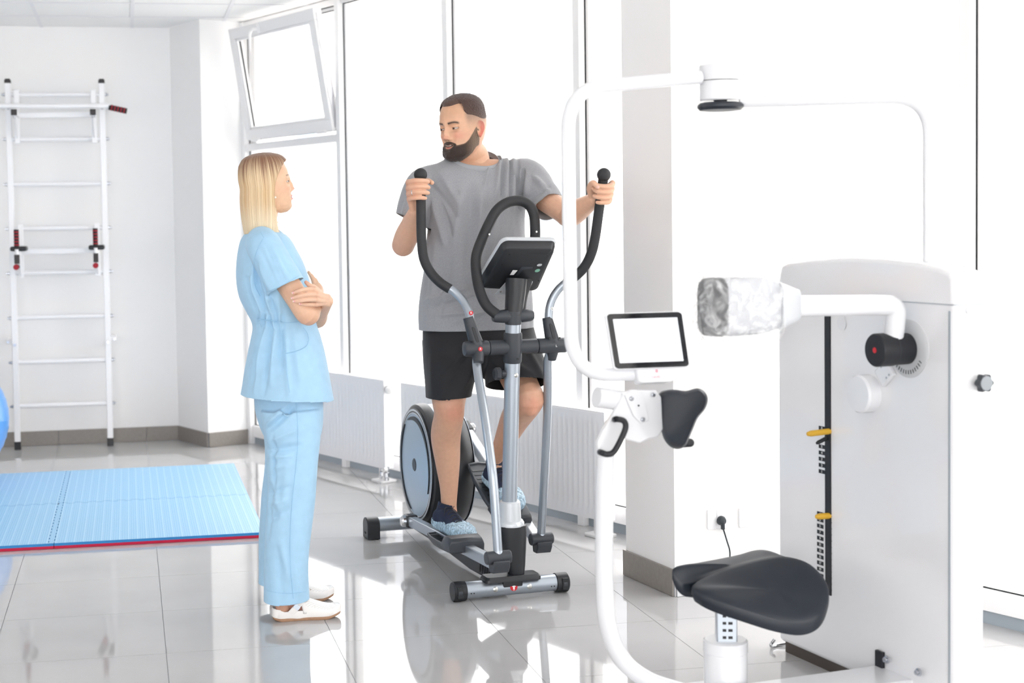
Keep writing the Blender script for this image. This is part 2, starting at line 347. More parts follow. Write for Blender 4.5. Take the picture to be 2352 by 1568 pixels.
for k in range(len(MUL)-1):
    a1_, a0_ = MUL[k]-.024, MUL[k+1]+.024; wi += 1; w = sbase('window_%d' % wi)
    fr = MB(); nabox(fr, WN-.045, WN+.04, a0_, a1_, .05, .128); nabox(fr, WN-.045, WN+.04, a0_, a1_, 2.838, CEIL)
    nabox(fr, WN-.02, WN+.035, a0_, a0_+.022, .128, 2.838); nabox(fr, WN-.02, WN+.035, a1_-.022, a1_, .128, 2.838)
    part('window_frame', fr, PVC, w, smooth=0, bev=.002)
    sl = MB(); nabox(sl, WN-.03, WN+.02, a0_, a1_, 0, .05); part('grey_strip', sl, ALU, w, smooth=0)
    gk = MB()
    nabox(gk, WN-.024, WN-.019, a0_, a1_, .1285, .133); nabox(gk, WN-.024, WN-.019, a0_, a1_, 2.833, 2.8375); part('gasket', gk, GASK, w, smooth=0)
    if k == 0:
        tr = MB(); nabox(tr, WN-.055, WN+.03, a0_, a1_, 2.000, 2.048); part('transom', tr, PVC, w, smooth=0, bev=.002)
        gl = MB(); nabox(gl, WN+.006, WN+.010, a0_+.02, a1_-.02, .128, 2.0); part('pane', gl, GLASS, w, smooth=0)
        # frame of the tilting light
        o2 = MB()
        for x0, x1, z0, z1 in ((a0_+.0225, a0_+.05, 2.049, 2.8375), (a1_-.082, a1_-.0225, 2.049, 2.8375), (a0_+.05, a1_-.05, 2.815, 2.8375)): nabox(o2, WN-.012, WN+.035, x0, x1, z0, z1)
        part('sash_frame', o2, PVC, w, smooth=0, bev=.002)
        hk = MB(); nabox(hk, WN-.0125, WN-.0005, a0_+.05, a1_-.05, 2.8100, 2.8148); part('gasket', hk, GASK, w, smooth=0)
        th_ = math.radians(9.6); up = UZ*math.cos(th_)-N*math.sin(th_); outn = N*math.cos(th_)+UZ*math.sin(th_)
        hz = na(WN-.052, 0, 2.072)
        b0, b1 = a0_+.006, a1_-.072; Hs = .748
        def sbx(mb, u0, u1, v0, v1, w0, w1): mb.box(hz+A*(u0+u1)/2+up*(v0+v1)/2+outn*(w0+w1)/2, A*(u1-u0)/2, up*(v1-v0)/2, outn*(w1-w0)/2)
        ti = sbase('window_12'); ti['label'] = 'white top window tilted inwards on its bottom hinges'
        sf = MB(); rw = .072
        sbx(sf, b0, b1, 0, rw, -.03, .03); sbx(sf, b0, b1, Hs-rw, Hs, -.03, .03); sbx(sf, b0, b0+rw, rw, Hs-rw, -.03, .03); sbx(sf, b1-rw, b1, rw, Hs-rw, -.03, .03)
        part('sash', sf, PVC, ti, smooth=0, bev=.004)
        bd = MB()
        sbx(bd, b0+rw, b1-rw, rw, rw+.016, -.022, .0); sbx(bd, b0+rw, b1-rw, Hs-rw-.016, Hs-rw, -.022, .0); sbx(bd, b0+rw, b0+rw+.016, rw, Hs-rw, -.022, 0); sbx(bd, b1-rw-.016, b1-rw, rw, Hs-rw, -.022, 0)
        part('glazing_bead', bd, PVC, ti, smooth=0, bev=.003)
        gk = MB(); e = .0165
        sbx(gk, b0+rw+.016, b0+rw+.0175, rw+e, Hs-rw-e, -.006, .006); sbx(gk, b1-rw-.0175, b1-rw-.016, rw+e, Hs-rw-e, -.006, .006); sbx(gk, b0+.004, b1-.004, -.0035, -.0005, -.02, .02)
        part('gasket', gk, GASK, ti, smooth=0)
        gl = MB(); sbx(gl, b0+rw, b1-rw, rw, Hs-rw, .002, .006); part('pane', gl, GLASS, ti, smooth=0)
        st = MB(); sbx(st, b0-.004, b0, .02, Hs-.03, -.012, .012); sbx(st, b0-.006, b0-.001, .2, .26, -.018, .018); sbx(st, b0-.006, b0-.001, .5, .56, -.018, .018); part('hardware_strip', st, mat('zinc', '#c9c9cc', .3, 1), ti, smooth=0)
        hg = MB()
        for hx in (b0+.12, b1-.14): hg.cyl(hz+A*(hx-.05)-outn*.036+up*.0, hz+A*(hx+.05)-outn*.036+up*.0, .010, n=14)
        part('hinge', hg, PVC, ti)
        hd = MB(); hx = b1-.42; base_ = hz+A*hx+up*(Hs-.042)-outn*.03
        hd.prism(rrect(.032, .062, .012), base_, A, up, -outn*.012); hd.tube(bendpath([base_-outn*.01, base_-outn*.048, base_-outn*.05+A*.03-UZ*.02, base_-outn*.055+A*.02-UZ*.15], .018), [(.009, .009)]*2+[(.008, .010)]*26+[(.005, .008)], n=10) if False else hd.tube([base_-outn*.01, base_-outn*.04, base_-outn*.05-UZ*.012+A*.012, base_-outn*.052-UZ*.03+A*.02, base_-outn*.053-UZ*.085+A*.017, base_-outn*.053-UZ*.135+A*.012], [.010, .010, .011, .010, .008, .005], n=10)
        part('handle', hd, PVC, ti)
        pz = MB(); nabox(pz, WN+.022, WN+.026, a0_+.05, a1_-.05, 2.049, 2.815)   # outer weather rail seen through the gap
    else:
        gl = MB(); nabox(gl, WN+.006, WN+.010, a0_+.021, a1_-.021, .128, 2.838); part('pane', gl, GLASS, w, smooth=0)
mb = MB(); nabox(mb, WN+.06, WN+.2, -3.5, 11.5, CEIL-.02, 3.3); struct('wall_lintel', mb, WHITE, smooth=0)
# outdoors: paving and the pale building opposite
GR = mat('paving', '#c9c7c3', .9, var=.05, vscale=1)
mb = MB(); mb.box(N*60+UZ*-.35, N*(60-WN-.09), A*80, UZ*.2); struct('ground', mb, GR, smooth=0)
BW = mat('pale_render', '#e9e4e0', .9, var=.03, vscale=.5); RF = mat('roof_sheet', '#8f9196', .7); SH = mat('shop_window', '#8fa0ad', .2)
bl = thing('street_building', 'long pale building with a grey roof across the street, bleached out behind the windows', 'building', na(25, 5, -.15))
mb = MB(); nabox(mb, 25, 37, -45, 60, -.15, 7.4); part('wall', mb, BW, bl, smooth=0)
mb = MB(); mb.prism([(24.6, 7.35), (29.5, 11.9), (33, 11.9), (37.4, 7.35)], A*-46, N, UZ, A*107); part('roof', mb, RF, bl, smooth=0)
for fz in (.9, 4.3):
    for k in range(22):
        a_ = -40+k*4.4; f_ = MB(); nabox(f_, 24.9, 25.05, a_, a_+1.5, fz, fz+1.7); fo = part('window', f_, BW, bl, smooth=0)
        g_ = MB(); nabox(g_, 24.86, 24.9, a_+.1, a_+1.4, fz+.1, fz+1.6); part('pane', g_, SH, fo, smooth=0)
# ================================================================ WALL BARS
WM = mat('white_powder_coat', '#f0f0f2', .3, spec=.5); CAP = mat('dark_plastic_cap', '#2a2526', .45); FOAMR = mat('red_foam', '#a01c2c', .7, bump=.3, bscale=400)
FOAMD = mat('dark_foam', '#2b2324', .8, bump=.3, bscale=400); ZN = mat('zinc_bolt', '#b9bcc2', .25, 1); BLKP = mat('black_plastic', '#1c1d20', .42, bump=.06, bscale=900)
LD = 10.59                                            # plane of the rails
lad = thing('wall_bars', 'white metal wall bars with pull-up bar and dip handles fixed to the back wall', 'wall bars', pd(-.456, LD, 0))
def pbox(mb, p, d, z, hp, hd, hz): mb.box(pd(p, d, z), P*hp, D*hd, UZ*hz)
for s, p in ((-1, -.766), (1, -.147)):
    mb = MB(); pbox(mb, p, LD, 1.265, .02, .02, 1.215); part('rail', mb, WM, lad, bev=.004)
    mb = MB(); pbox(mb, p, LD, .028, .021, .021, .028); part('foot_cap', mb, BLKP, lad, bev=.003)
    mb = MB(); mb.prism([(-.021, 0), (.021, 0), (.021, .02), (.014, .03), (-.014, .03), (-.021, .02)], pd(p, LD-.021, 2.478), P, UZ, D*.042); part('end_cap', mb, CAP, lad, bev=.002)
    for z in (2.33, .735):
        mb = MB(); pbox(mb, p+s*.035, LD+.08, z, .02, .085, .015); part('wall_bracket', mb, WM, lad, bev=.003)
        mb = MB(); mb.cyl(pd(p+s*.045, LD-.002, z), pd(p+s*.045, LD-.014, z), .009, n=6); mb.cyl(pd(p+s*.0, LD-.02, z-.02), pd(p, LD-.032, z-.02), .011, n=6); part('bolt', mb, ZN, lad)
ZR = [2.403, 2.102, 1.798, 1.499, 1.199, .895, .593, .294]
for z in ZR:
    mb = MB(); mb.cyl(pd(-.75, LD, z), pd(-.163, LD, z), .0155, n=16); part('rung', mb, WM, lad)
    mb = MB(); mb.lathe([(.012, 0), (.012, .008), (.008, .012), (.008, .022)], pd(-.788, LD, z), -P, n=10); mb.lathe([(.012, 0), (.012, .008), (.008, .012), (.008, .022)], pd(-.125, LD, z), P, n=10); part('bolt_pair', mb, ZN, lad)
for zt, zb, kind in ((2.403, 2.102, 0), (1.499, 1.199, 1)):
    for s, p in ((-1, -.71), (1, -.203)):
        mb = MB(); pbox(mb, p, LD-.022, (zt+zb)/2, .018, .014, (zt-zb)/2+.03); part('hook_plate', mb, WM, lad, bev=.003)
        arm = MB(); az = 2.262 if kind == 0 else 1.335
        arm.box(pd(p, LD-.16, az), P*.017, D*.14, UZ*.017)
        arm.prism([(0, 0), (.14, .0), (0, -.14)], pd(p-.004, LD-.036, az-.017), -D, UZ, P*.008); part('arm', arm, WM, lad, bev=.003)
        if kind == 0:
            mb = MB(); pbox(mb, p, LD-.302, az, .0195, .006, .0195); part('end_cap', mb, CAP, lad, bev=.003)
            mb = MB(); mb.cyl(pd(p, LD-.29, az-.017), pd(p, LD-.29, az-.035), .008, n=8); part('bolt', mb, ZN, lad)
        else:
            mb = MB(); pbox(mb, p+s*.0, LD-.17, az+.032, .052, .10, .016); part('forearm_pad', mb, BLKP, lad, bev=.012, segs=3)
            h = MB(); z0 = az-.02; h.tube([pd(p-.004, LD-.33, z0), pd(p-.004, LD-.33, z0+.05)], .012); h.tube([pd(p-.004, LD-.30, az), pd(p-.004, LD-.33, az)], .012); part('handle_socket', h, WM, lad)
            h = MB(); h.cyl(pd(p-.004, LD-.33, az+.045), pd(p-.004, LD-.33, az+.16), .0165, n=16); part('hand_grip', h, FOAMD, lad)
            r_ = MB()
            for q in range(5): r_.lathe([(.0165, 0), (.0182, .002), (.0182, .006), (.0165, .008)], pd(p-.004, LD-.33, az+.055+q*.021), UZ, n=16)
            part('grip_ring', r_, FOAMR, lad)
            mb = MB(); pbox(mb, p-.004, LD-.33, az-.035, .0165, .0165, .03); part('clamp', mb, CAP, lad, bev=.003)
            mb = MB(); mb.cyl(pd(p-.006, LD-.31, az-.085), pd(p-.006, LD-.40, az-.085), .0175, n=18); o = part('lower_grip', mb, FOAMD, lad)
            mb = MB(); mb.lathe([(.013, 0), (.0185, 0), (.0185, .006), (.013, .006)], pd(p-.006, LD-.4065, az-.085), D, n=20); part('grip_ring', mb, FOAMR, lad)
    mb = MB(); mb.box(pd(-.456, LD-.045, 2.262 if kind == 0 else 1.345), P*.24, D*.006, UZ*.018); part('cross_plate', mb, WM, lad, bev=.002)
mb = MB(); pb = spline([pd(-1.35, LD-.29, 2.30), pd(-1.1, LD-.29, 2.303), pd(-.5, LD-.29, 2.303), pd(-.15, LD-.29, 2.303), pd(-.09, LD-.29, 2.297)], 6); mb.tube(pb, .0155); part('pull_up_bar', mb, WM, lad)
g0 = pd(-.10, LD-.29, 2.295); g1 = pd(.018, LD-.29, 2.268); mb = MB(); mb.cyl(g0, g1, .0185, n=18); part('bar_grip', mb, FOAMD, lad)
mb = MB()
for q in range(5): mb.lathe([(.0185, 0), (.0205, .002), (.0205, .005), (.0185, .007)], g0+(g1-g0)*(.14+q*.17), unit(g1-g0), n=18)
part('grip_ring', mb, FOAMR, lad)
# ================================================================ FOAM MATS, BALL
def foam_mat_material():
    m = mat('blue_foam', '#57a6dc', .45); nt = m.node_tree; b = nt.nodes['Principled BSDF']
    tc = nt.nodes.new('ShaderNodeTexCoord'); sp = nt.nodes.new('ShaderNodeSeparateXYZ'); nt.links.new(tc.outputs['Object'], sp.inputs[0])
    def math_(op, a, b_=None, c=None):
        n = nt.nodes.new('ShaderNodeMath'); n.operation = op
        for i, v in enumerate((a, b_, c)):
            if v is None: continue
            if isinstance(v, (int, float)): n.inputs[i].default_value = v
            else: nt.links.new(v, n.inputs[i])
        return n.outputs[0]
    X, Y = sp.outputs[0], sp.outputs[1]
    fx = math_('FRACT', math_('MULTIPLY', X, 1/.042)); fy = math_('FRACT', math_('MULTIPLY', Y, 1/.034))
    line = math_('LESS_THAN', math_('ABSOLUTE', math_('SUBTRACT', fx, .5)), .052)            # the long ribs
    col_ = math_('FLOOR', math_('MULTIPLY', X, 1/.0105)); off = math_('MULTIPLY', math_('FLOOR', math_('MULTIPLY', X, 1/.042)), .5)
    dash = math_('MULTIPLY', math_('GREATER_THAN', math_('FRACT', math_('MULTIPLY', X, 1/.0105)), .45), math_('GREATER_THAN', math_('FRACT', math_('ADD', math_('MULTIPLY', Y, 1/.017), off)), .4))
    h = math_('MAXIMUM', line, math_('MULTIPLY', dash, .7))
    mx = nt.nodes.new('ShaderNodeMix'); mx.data_type = 'RGBA'; nt.links.new(h, mx.inputs[0]); mx.inputs[6].default_value = lin('#86badf'); mx.inputs[7].default_value = lin('#aed3ee'); nt.links.new(mx.outputs[2], b.inputs['Base Color'])  # highlights painted in: ribs and dashes get a lighter blue
    bp = nt.nodes.new('ShaderNodeBump'); bp.inputs['Strength'].default_value = .6; bp.inputs['Distance'].default_value = .0015; nt.links.new(h, bp.inputs['Height']); nt.links.new(bp.outputs[0], b.inputs['Normal'])
    return m
BF = foam_mat_material(); BFS = mat('blue_foam_edge', '#2f83c2', .75); RFM = mat('red_foam_base', '#c2153f', .75)
def jig(x0, x1, y0, y1, teeth):                       # outline with puzzle teeth on chosen sides (0 bottom 1 right 2 top 3 left)
    out = []; cor = [(x0, y0), (x1, y0), (x1, y1), (x0, y1)]
    for k in range(4):
        a = vec(*cor[k], 0)[:2]; b = vec(*cor[(k+1) % 4], 0)[:2]; u = (b-a)/np.linalg.norm(b-a); nrm = vec(u[1], -u[0], 0)[:2]; L = np.linalg.norm(b-a); out.append(a)
        sgn = teeth[k]
        if sgn:
            n_ = int(L/.075); st = L/n_
            for i in range(n_):
                c = a+u*st*(i+.5)
                for du, dn in ((-.014, 0), (-.021, .026), (.021, .026), (.014, 0)): out.append(c+u*du+nrm*dn*sgn)
    return [tuple(q) for q in out]
PX = [-2.35, -1.36, -.372, .618]; DX = [7.235, 8.30, 9.40]
fm = thing('puzzle_mat', 'thick blue foam puzzle mat with a red underside, left of the woman', 'mat', pd(-.3, 8.3, 0), rz=.1839707)
for i in range(3):
    for j in range(2):
        x0, x1, y0, y1 = PX[i], PX[i+1], DX[j], DX[j+1]; w, h = (x1-x0), (y1-y0)
        teeth = (1 if j else 0, -1 if i < 2 else 0, -1 if j == 0 else 0, 1 if i > 0 else 0)
        pl2 = jig(-w/2+.0015, w/2-.0015, -h/2+.0015, h/2-.0015, teeth)
        hi = MB(); hi.prism(pl2, pd((x0+x1)/2, (y0+y1)/2, .014), P, D, UZ*.013); me = part('mat_tile', hi, [BFS, BF], fm, smooth=0)
        for f in me.data.polygons:
            if f.normal.z > .9: f.material_index = 1
        lo = MB(); lo.prism(pl2, pd((x0+x1)/2, (y0+y1)/2, .001), P, D, UZ*.013); part('base_layer', lo, RFM, me, smooth=0)
BALLM = mat('blue_vinyl', '#4f98de', .28, coat=.3)
bc = at(-132, 982, 8.72); br = .374
t = thing('exercise_ball', 'large blue exercise ball at the left edge, on the foam mats', 'ball', vec(bc[0], bc[1], .0))
mb = MB(); prof = []
for k in range(65):
    a = PI*k/64; rr = br+.0016*math.cos(a*44)*(math.sin(a)**.5); prof.append((rr*math.sin(a), -rr*math.cos(a)))
mb.lathe(prof, vec(bc[0], bc[1], br+.0292), vec(.15, .05, 1), n=64); part('shell', mb, BALLM, t, smooth=60)
mb = MB(); mb.cyl(vec(bc[0]-.3, bc[1]-.2, br+.14), vec(bc[0]-.31, bc[1]-.21, br+.145), .008, n=12); part('valve_plug', mb, WM, t)
# ================================================================ RADIATORS
RAD = mat('radiator_enamel', '#eeeef0', .3); PIP = mat('white_pipe', '#e6e6e6', .35); CHR = mat('chrome', '#d5d7da', .12, 1)
def radiator(a0_, a1_, z0, z1, label, valve=True, pipes=True, feet=()):
    n0 = 4.640; t = thing('radiator', label, 'radiator', na(n0, (a0_+a1_)/2, 0), 'white panel radiators under the windows')
    w = a1_-a0_; nr = int(round((w-.06)/.0385)); pit = (w-.06)/nr
    # fluted front sheet
    prof = []
    for i in range(nr):
        for u, dpt in ((.0, 0), (.18, 0), (.34, .0065), (.66, .0065), (.82, 0)): prof.append((a0_+.03+pit*(i+u), dpt))
    prof.append((a1_-.03, 0)); prof = [(a0_, 0)]+prof+[(a1_, 0)]
    zs = [(z0, 0, 0), (z0+.045, 0, 0), (z0+.062, 1, 0), (z1-.062, 1, 0), (z1-.045, 0, 0), (z1-.008, 0, 0), (z1, 0, .008)]
    V = []; Fc = []; k = len(prof)
    for z, g, b_ in zs:
        for a_, dp in prof: V.append(na(n0-.032+dp*g+b_, a_, z))
    for r_ in range(len(zs)-1):
        for i in range(k-1): Fc.append((r_*k+i, r_*k+i+1, (r_+1)*k+i+1, (r_+1)*k+i))
    mb = MB(); mb.add(V, [f[::-1] for f in Fc]); part('front_panel', mb, RAD, t, smooth=40)
    mb = MB()
    for n1, n2 in ((n0-.020, n0-.006), (n0+.022, n0+.034)): mb.box(na((n1+n2)/2, (a0_+a1_)/2, (z0+z1)/2), N*(n2-n1)/2, A*(w/2-.002), UZ*((z1-z0)/2-.004))
    part('rear_panel', mb, RAD, t, smooth=0)
    for s, a_ in ((1, a0_), (-1, a1_)):
        mb = MB(); mb.box(na(n0, a_, (z0+z1)/2), N*.031, A*.0012, UZ*((z1-z0)/2)); part('side_cover', mb, RAD, t, smooth=0)
    mb = MB(); mb.box(na(n0, (a0_+a1_)/2, z1-.001), N*.030, A*w/2, UZ*.001)
    part('top_grille', mb, RAD, t, smooth=0)
    for fa in feet:
        mb = MB(); mb.box(na(n0+.0, fa, (z0+.01)/2+.006), N*.018, A*.028, UZ*(z0+.04)/2); mb.prism(rrect(.13, .11, .02), na(n0, fa, 0), A, N, UZ*.014); part('foot', mb, PVC, t, bev=.003)
    if valve:
        va = a0_-.035; vz = z1-.055; mb = MB(); mb.cyl(na(n0, a0_, vz), na(n0, va, vz), .011, n=14); part('valve_stem', mb, CHR, t)
        mb = MB(); mb.lathe([(.016, 0), (.021, .006), (.023, .03), (.02, .06), (.012, .064)], na(n0-.01, va+.018, vz), -A*.9-N*.45, n=20); part('thermostat_knob', mb, PIP, t)
        mb = MB(); mb.lathe([(.0215, 0), (.0215, .006)], na(n0-.008, va+.022, vz), -A*.9-N*.45, n=20); part('black_collar', mb, BLKP, t)
    if pipes:
        for da in (.012, .058):
            mb = MB(); mb.lathe([(.012, 0), (.012, .03), (.017, .035), (.017, .06), (.012, .064), (.012, .09), (.015, .094), (.015, z0+.0), (.011, z0+.005), (.011, z0+.02)], na(n0-.01, a0_+da, 0), UZ, n=16); part('pipe', mb, CHR, t)
        mb = MB(); mb.cyl(na(n0-.03, a0_-.02, z0-.0), na(n0-.05, a0_-.02, z0), .013, n=16); part('drain_plug', mb, PIP, t)
def onA(x, y, n=4.608): q_ = onp(x, y, N*n, N); return q_ @ A
ra0 = onA(881.5, 950); rb1 = onA(920, 900); rb0 = onA(1387.5, 1050)
radiator(ra0, ra0+1.0, .083, .598, 'white panel radiator beside the woman, left of the elliptical trainer', feet=(ra0+.06,))
radiator(rb0, rb1, .083, .598, 'long white panel radiator behind the elliptical trainer', feet=(rb0+.07,), pipes=False)
radiator(2.5, 3.4, .083, .598, 'white panel radiator right of the pier, hidden by the training machine', valve=False, pipes=False) if False else None
# ================================================================ SOCKETS ON THE PIER
SK = mat('socket_plastic', '#efeff1', .3)
sd = -C                                               # outward normal of the socket wall
def onS(x, y): return onp(x, y, pr, C)
def plate(x0, x1, y0, y1, label, hole=True):
    a = onS(x0, (y0+y1)/2); b = onS(x1, (y0+y1)/2); zc = (onS(x0, y0)[2]+onS(x0, y1)[2])/2; w = np.linalg.norm((b-a)[:2]); c = (a+b)/2; c[2] = zc
    t = thing('wall_socket', label, 'socket', c); h = .083
    mb = MB(); mb.prism(rrect(w, h, .008), c, M, UZ, sd*.009); part('face_plate', mb, SK, t, bev=.002)
    if hole:
        mb = MB(); mb.lathe([(.0205, 0), (.022, .0), (.022, .0035), (.0205, .0035)], c+sd*.009, sd, n=24); part('socket_rim', mb, SK, t)
        mb = MB(); mb.cyl(c+sd*.0092, c+sd*.0096, .0195, n=24); mb.m(1); [mb.cyl(c+sd*.0096+M*e, c+sd*.01+M*e, .0025, n=8) for e in (-.0095, .0095)]; part('recess', mb, [SK, BLKP], t)
    return c
plate(1623, 1644, 1175, 1210, 'white blank wall plate left of the plugged-in socket', False)
c_ = plate(1644.5, 1681, 1174, 1208, 'white wall socket with the black plug in it')
plate(1696, 1729, 1170, 1206, 'white wall socket nearest the machine cabinet, nothing plugged in', False)
pg = thing('plug', 'round black plug in the socket with its cable hanging down', 'plug', c_+sd*.02)
pc = onS(1650, 1193)+sd*.0145
mb = MB(); mb.lathe([(.0005, 0), (.016, 0), (.019, .004), (.019, .012), (.014, .022), (.0005, .026)], c_*0+pc, sd, n=24); part('plug_body', mb, mat('black_rubber', '#232a30', .45), pg)
mb = MB(); mb.box(pc+sd*.018-UZ*.018, M*.006, sd*.008, UZ*.016); part('plug_grip', mb, MATS['black_rubber'], pg, bev=.003)
cb = [pc+sd*.016-UZ*.03]+[onS(x, y)+sd*(.016+k*.006) for k, (x, y) in enumerate([(1657, 1215), (1663, 1240), (1667.5, 1262), (1666.5, 1290), (1672, 1325)])]+[vec(*(onS(1690, 1350)+sd*.06)[:2], .05), vec(*(onS(1730, 1360)+sd*.12)[:2], .006), vec(*(onS(1800, 1370)+sd*.2)[:2], .005)]
mb = MB(); mb.tube(spline(cb, 8), .0032, n=8); part('cable', mb, MATS['black_rubber'], pg)
# ================================================================ ELLIPTICAL TRAINER
S0 = vec(.379, 6.01, 0); EX = vec(.958, .286, 0); EY = vec(-.286, .958, 0)
def E_(l, y, z): return S0+EX*l+EY*y+UZ*z
def ey_(x, yp, y): return onp(x, yp, S0+EY*y, EY)      # pixel -> point on the machine's cross plane y
SIL = mat('silver_blue_metal', '#aab2bb', .34, .75); SILP = mat('silver_plastic', '#ccd0d4', .3, .25); DPL = mat('charcoal_plastic', '#34383e', .45, bump=.05, bscale=1200); BPL = mat('black_shell', '#202226', .38)
FOAM = mat('black_foam', '#26272a', .6, bump=.12, bscale=500); REDL = mat('red_label', '#c8202c', .4); WHL = mat('white_label', '#f2f2f2', .5); SCR = mat('screw_steel', '#c9c9c4', .2, 1); PALE = mat('pale_blue_cover', '#a9bac9', .35, .3)
el = thing('elliptical_trainer', 'silver and black elliptical trainer the man in the grey shirt is standing on', 'exercise machine', S0)
# stabilisers
mb = MB(); mb.cyl(E_(-.2, 0, .041), E_(.2, 0, .041), .0335, n=32); st = part('front_stabiliser', mb, SIL, el)
for s in (-1, 1):
    mb = MB(); mb.lathe([(.030, 0), (.0385, .004), (.0395, .03), (.0395, .052), (.036, .056), (.0005, .056)], E_(s*.188, 0, .0395), EX*s, n=32); e = part('end_cap', mb, BPL, el)
    mb = MB(); mb.box(E_(s*.222, -.034, .042), EX*.012, EY*.009, UZ*.022); part('wheel_slot', mb, GASK, e, smooth=0)
    mb = MB(); mb.cyl(E_(s*.222-.008, -.030, .040), E_(s*.222+.008, -.030, .040), .0155, n=20); part('transport_wheel', mb, DPL, e)
    mb = MB(); mb.lathe([(.0005, 0), (.0105, 0), (.0105, .002), (.006, .0045), (.0005, .0045)], E_(s*.072-.002, -.0325, .042), -EY, n=18); part('bolt', mb, SCR, st)
    mb = MB()
    for q in (0, .012): mb.cyl(E_(s*(.176-q), -.0325, .034), E_(s*(.176-q), -.0345, .034), .0025, n=8)
    part('dot', mb, GASK, st, kind='stuff')
mb = MB(); mb.cyl(E_(.003, -.0325, .045), E_(.003, -.0343, .045), .0155, n=28); lab = part('round_label', mb, REDL, el, label='round red label with a white arrow')
ar = [(-.0035, -.009), (.0035, -.009), (.0035, .001), (.0085, .001), (0, .0095), (-.0085, .001), (-.0035, .001)]
mb = MB(); mb.prism(ar, E_(.003, -.0343, .046), EX, UZ, -EY*.0006); part('arrow', mb, WHL, lab, smooth=0)
text_mesh('lettering', 'UP', .006, E_(.003, -.0344, .0335), EX, UZ, WHL, lab)
rc = -.02
mb = MB(); mb.cyl(E_(rc-.19, 1.285, .064), E_(rc+.21, 1.285, .064), .034, n=28); part('rear_stabiliser', mb, SIL, el)
for s in (-1, 1):
    pr_ = [(-.045, 0), (.045, 0), (.047, .05)]+[(.047*math.cos(a), .062+.040*math.sin(a)) for a in np.linspace(0, PI, 12)]+[(-.047, .05)]
    mb = MB(); mb.prism(pr_, E_(rc+.01+s*.185, 1.285, .001), EY, UZ, EX*s*.062); e = part('end_cap', mb, BPL, el, bev=.004)
    mb = MB(); mb.box(E_(rc+.01+s*.248, 1.285, .03), EX*.001, EY*.012, UZ*.004); part('slot', mb, GASK, e, smooth=0)
# spine and covers
mb = MB(); mb.prism([(-.035, .075), (.1, .105), (.38, .10), (.8, .14), (1.3, .09), (1.3, .045), (.78, .045), (.38, .03), (-.035, .045)], E_(-.042, 0, 0), EY, UZ, EX*.084); part('spine_cover', mb, BPL, el, bev=.006)
mb = MB()
for q in range(6): mb.box(E_(-.0432, .10+q*.028, .075), EX*.0012, EY*.0045+UZ*.006, UZ*.019-EY*.006)
part('vent_slots', mb, GASK, el, smooth=0, kind='stuff')
mb = MB(); mb.rings([[E_(x*kx, -.005+y*ky, z) for x, y in rrect(.235, .085, .016)] for z, kx, ky in ((.070, 1, 1), (.082, 1, 1), (.092, .93, .86))]); part('front_plate', mb, BPL, el, label='flat black plate over the front tube')
mb = MB(); mb.rings([[E_(dx+a*w/2, dy+b*d/2, z) for a, b in [(math.copysign(abs(math.cos(t))**.7, math.cos(t)), math.copysign(abs(math.sin(t))**.7, math.sin(t))) for t in np.arange(28)*2*PI/28]] for z, w, d, dx, dy in ((.088, .062, .06, .024, -.005), (.13, .078, .075, .02, -.004), (.2, .1, .09, .014, 0), (.26, .112, .10, .010, 0), (.288, .112, .10, .008, 0))]); part('post_shroud', mb, BPL, el)
mb = MB(); mb.lathe([(.0555, 0), (.0555, .012), (.05, .02), (.046, .021)], E_(.004, 0, .289), UZ-EY*.05, n=32); part('collar', mb, SILP, el)
mb = MB(); mb.lathe([(.046, 0), (.0425, .06), (.041, .078), (.037, .082), (.03, .082)], E_(.002, 0, .305), UZ-EY*.06, n=32); part('sleeve', mb, SILP, el)
pA = E_(0, -.003, .375); pB = E_(.0, -.0755, 1.132); pu = unit(pB-pA)
mb = MB(); mb.cyl(pA, pB, .0305, n=32); post = part('upright_post', mb, SIL, el)
def pz(z): return pA+pu*(z-.375)/pu[2]
mb = MB(); mb.lathe([(.0005, 0), (.009, 0), (.009, .003), (.005, .005), (.0005, .005)], pz(.895)-EY*.0275+EX*.006, -EY, n=16); part('bolt', mb, SCR, post)
mb = MB(); mb.cyl(pz(.90)+EY*.0-EX*.045, pz(.90)-EX*.028, .014, n=16); mb.lathe([(.02, 0), (.026, .006), (.026, .022), (.018, .03)], pz(.90)-EX*.043+EY*.01, -EX, n=9); part('adjusting_knob', mb, DPL, el)
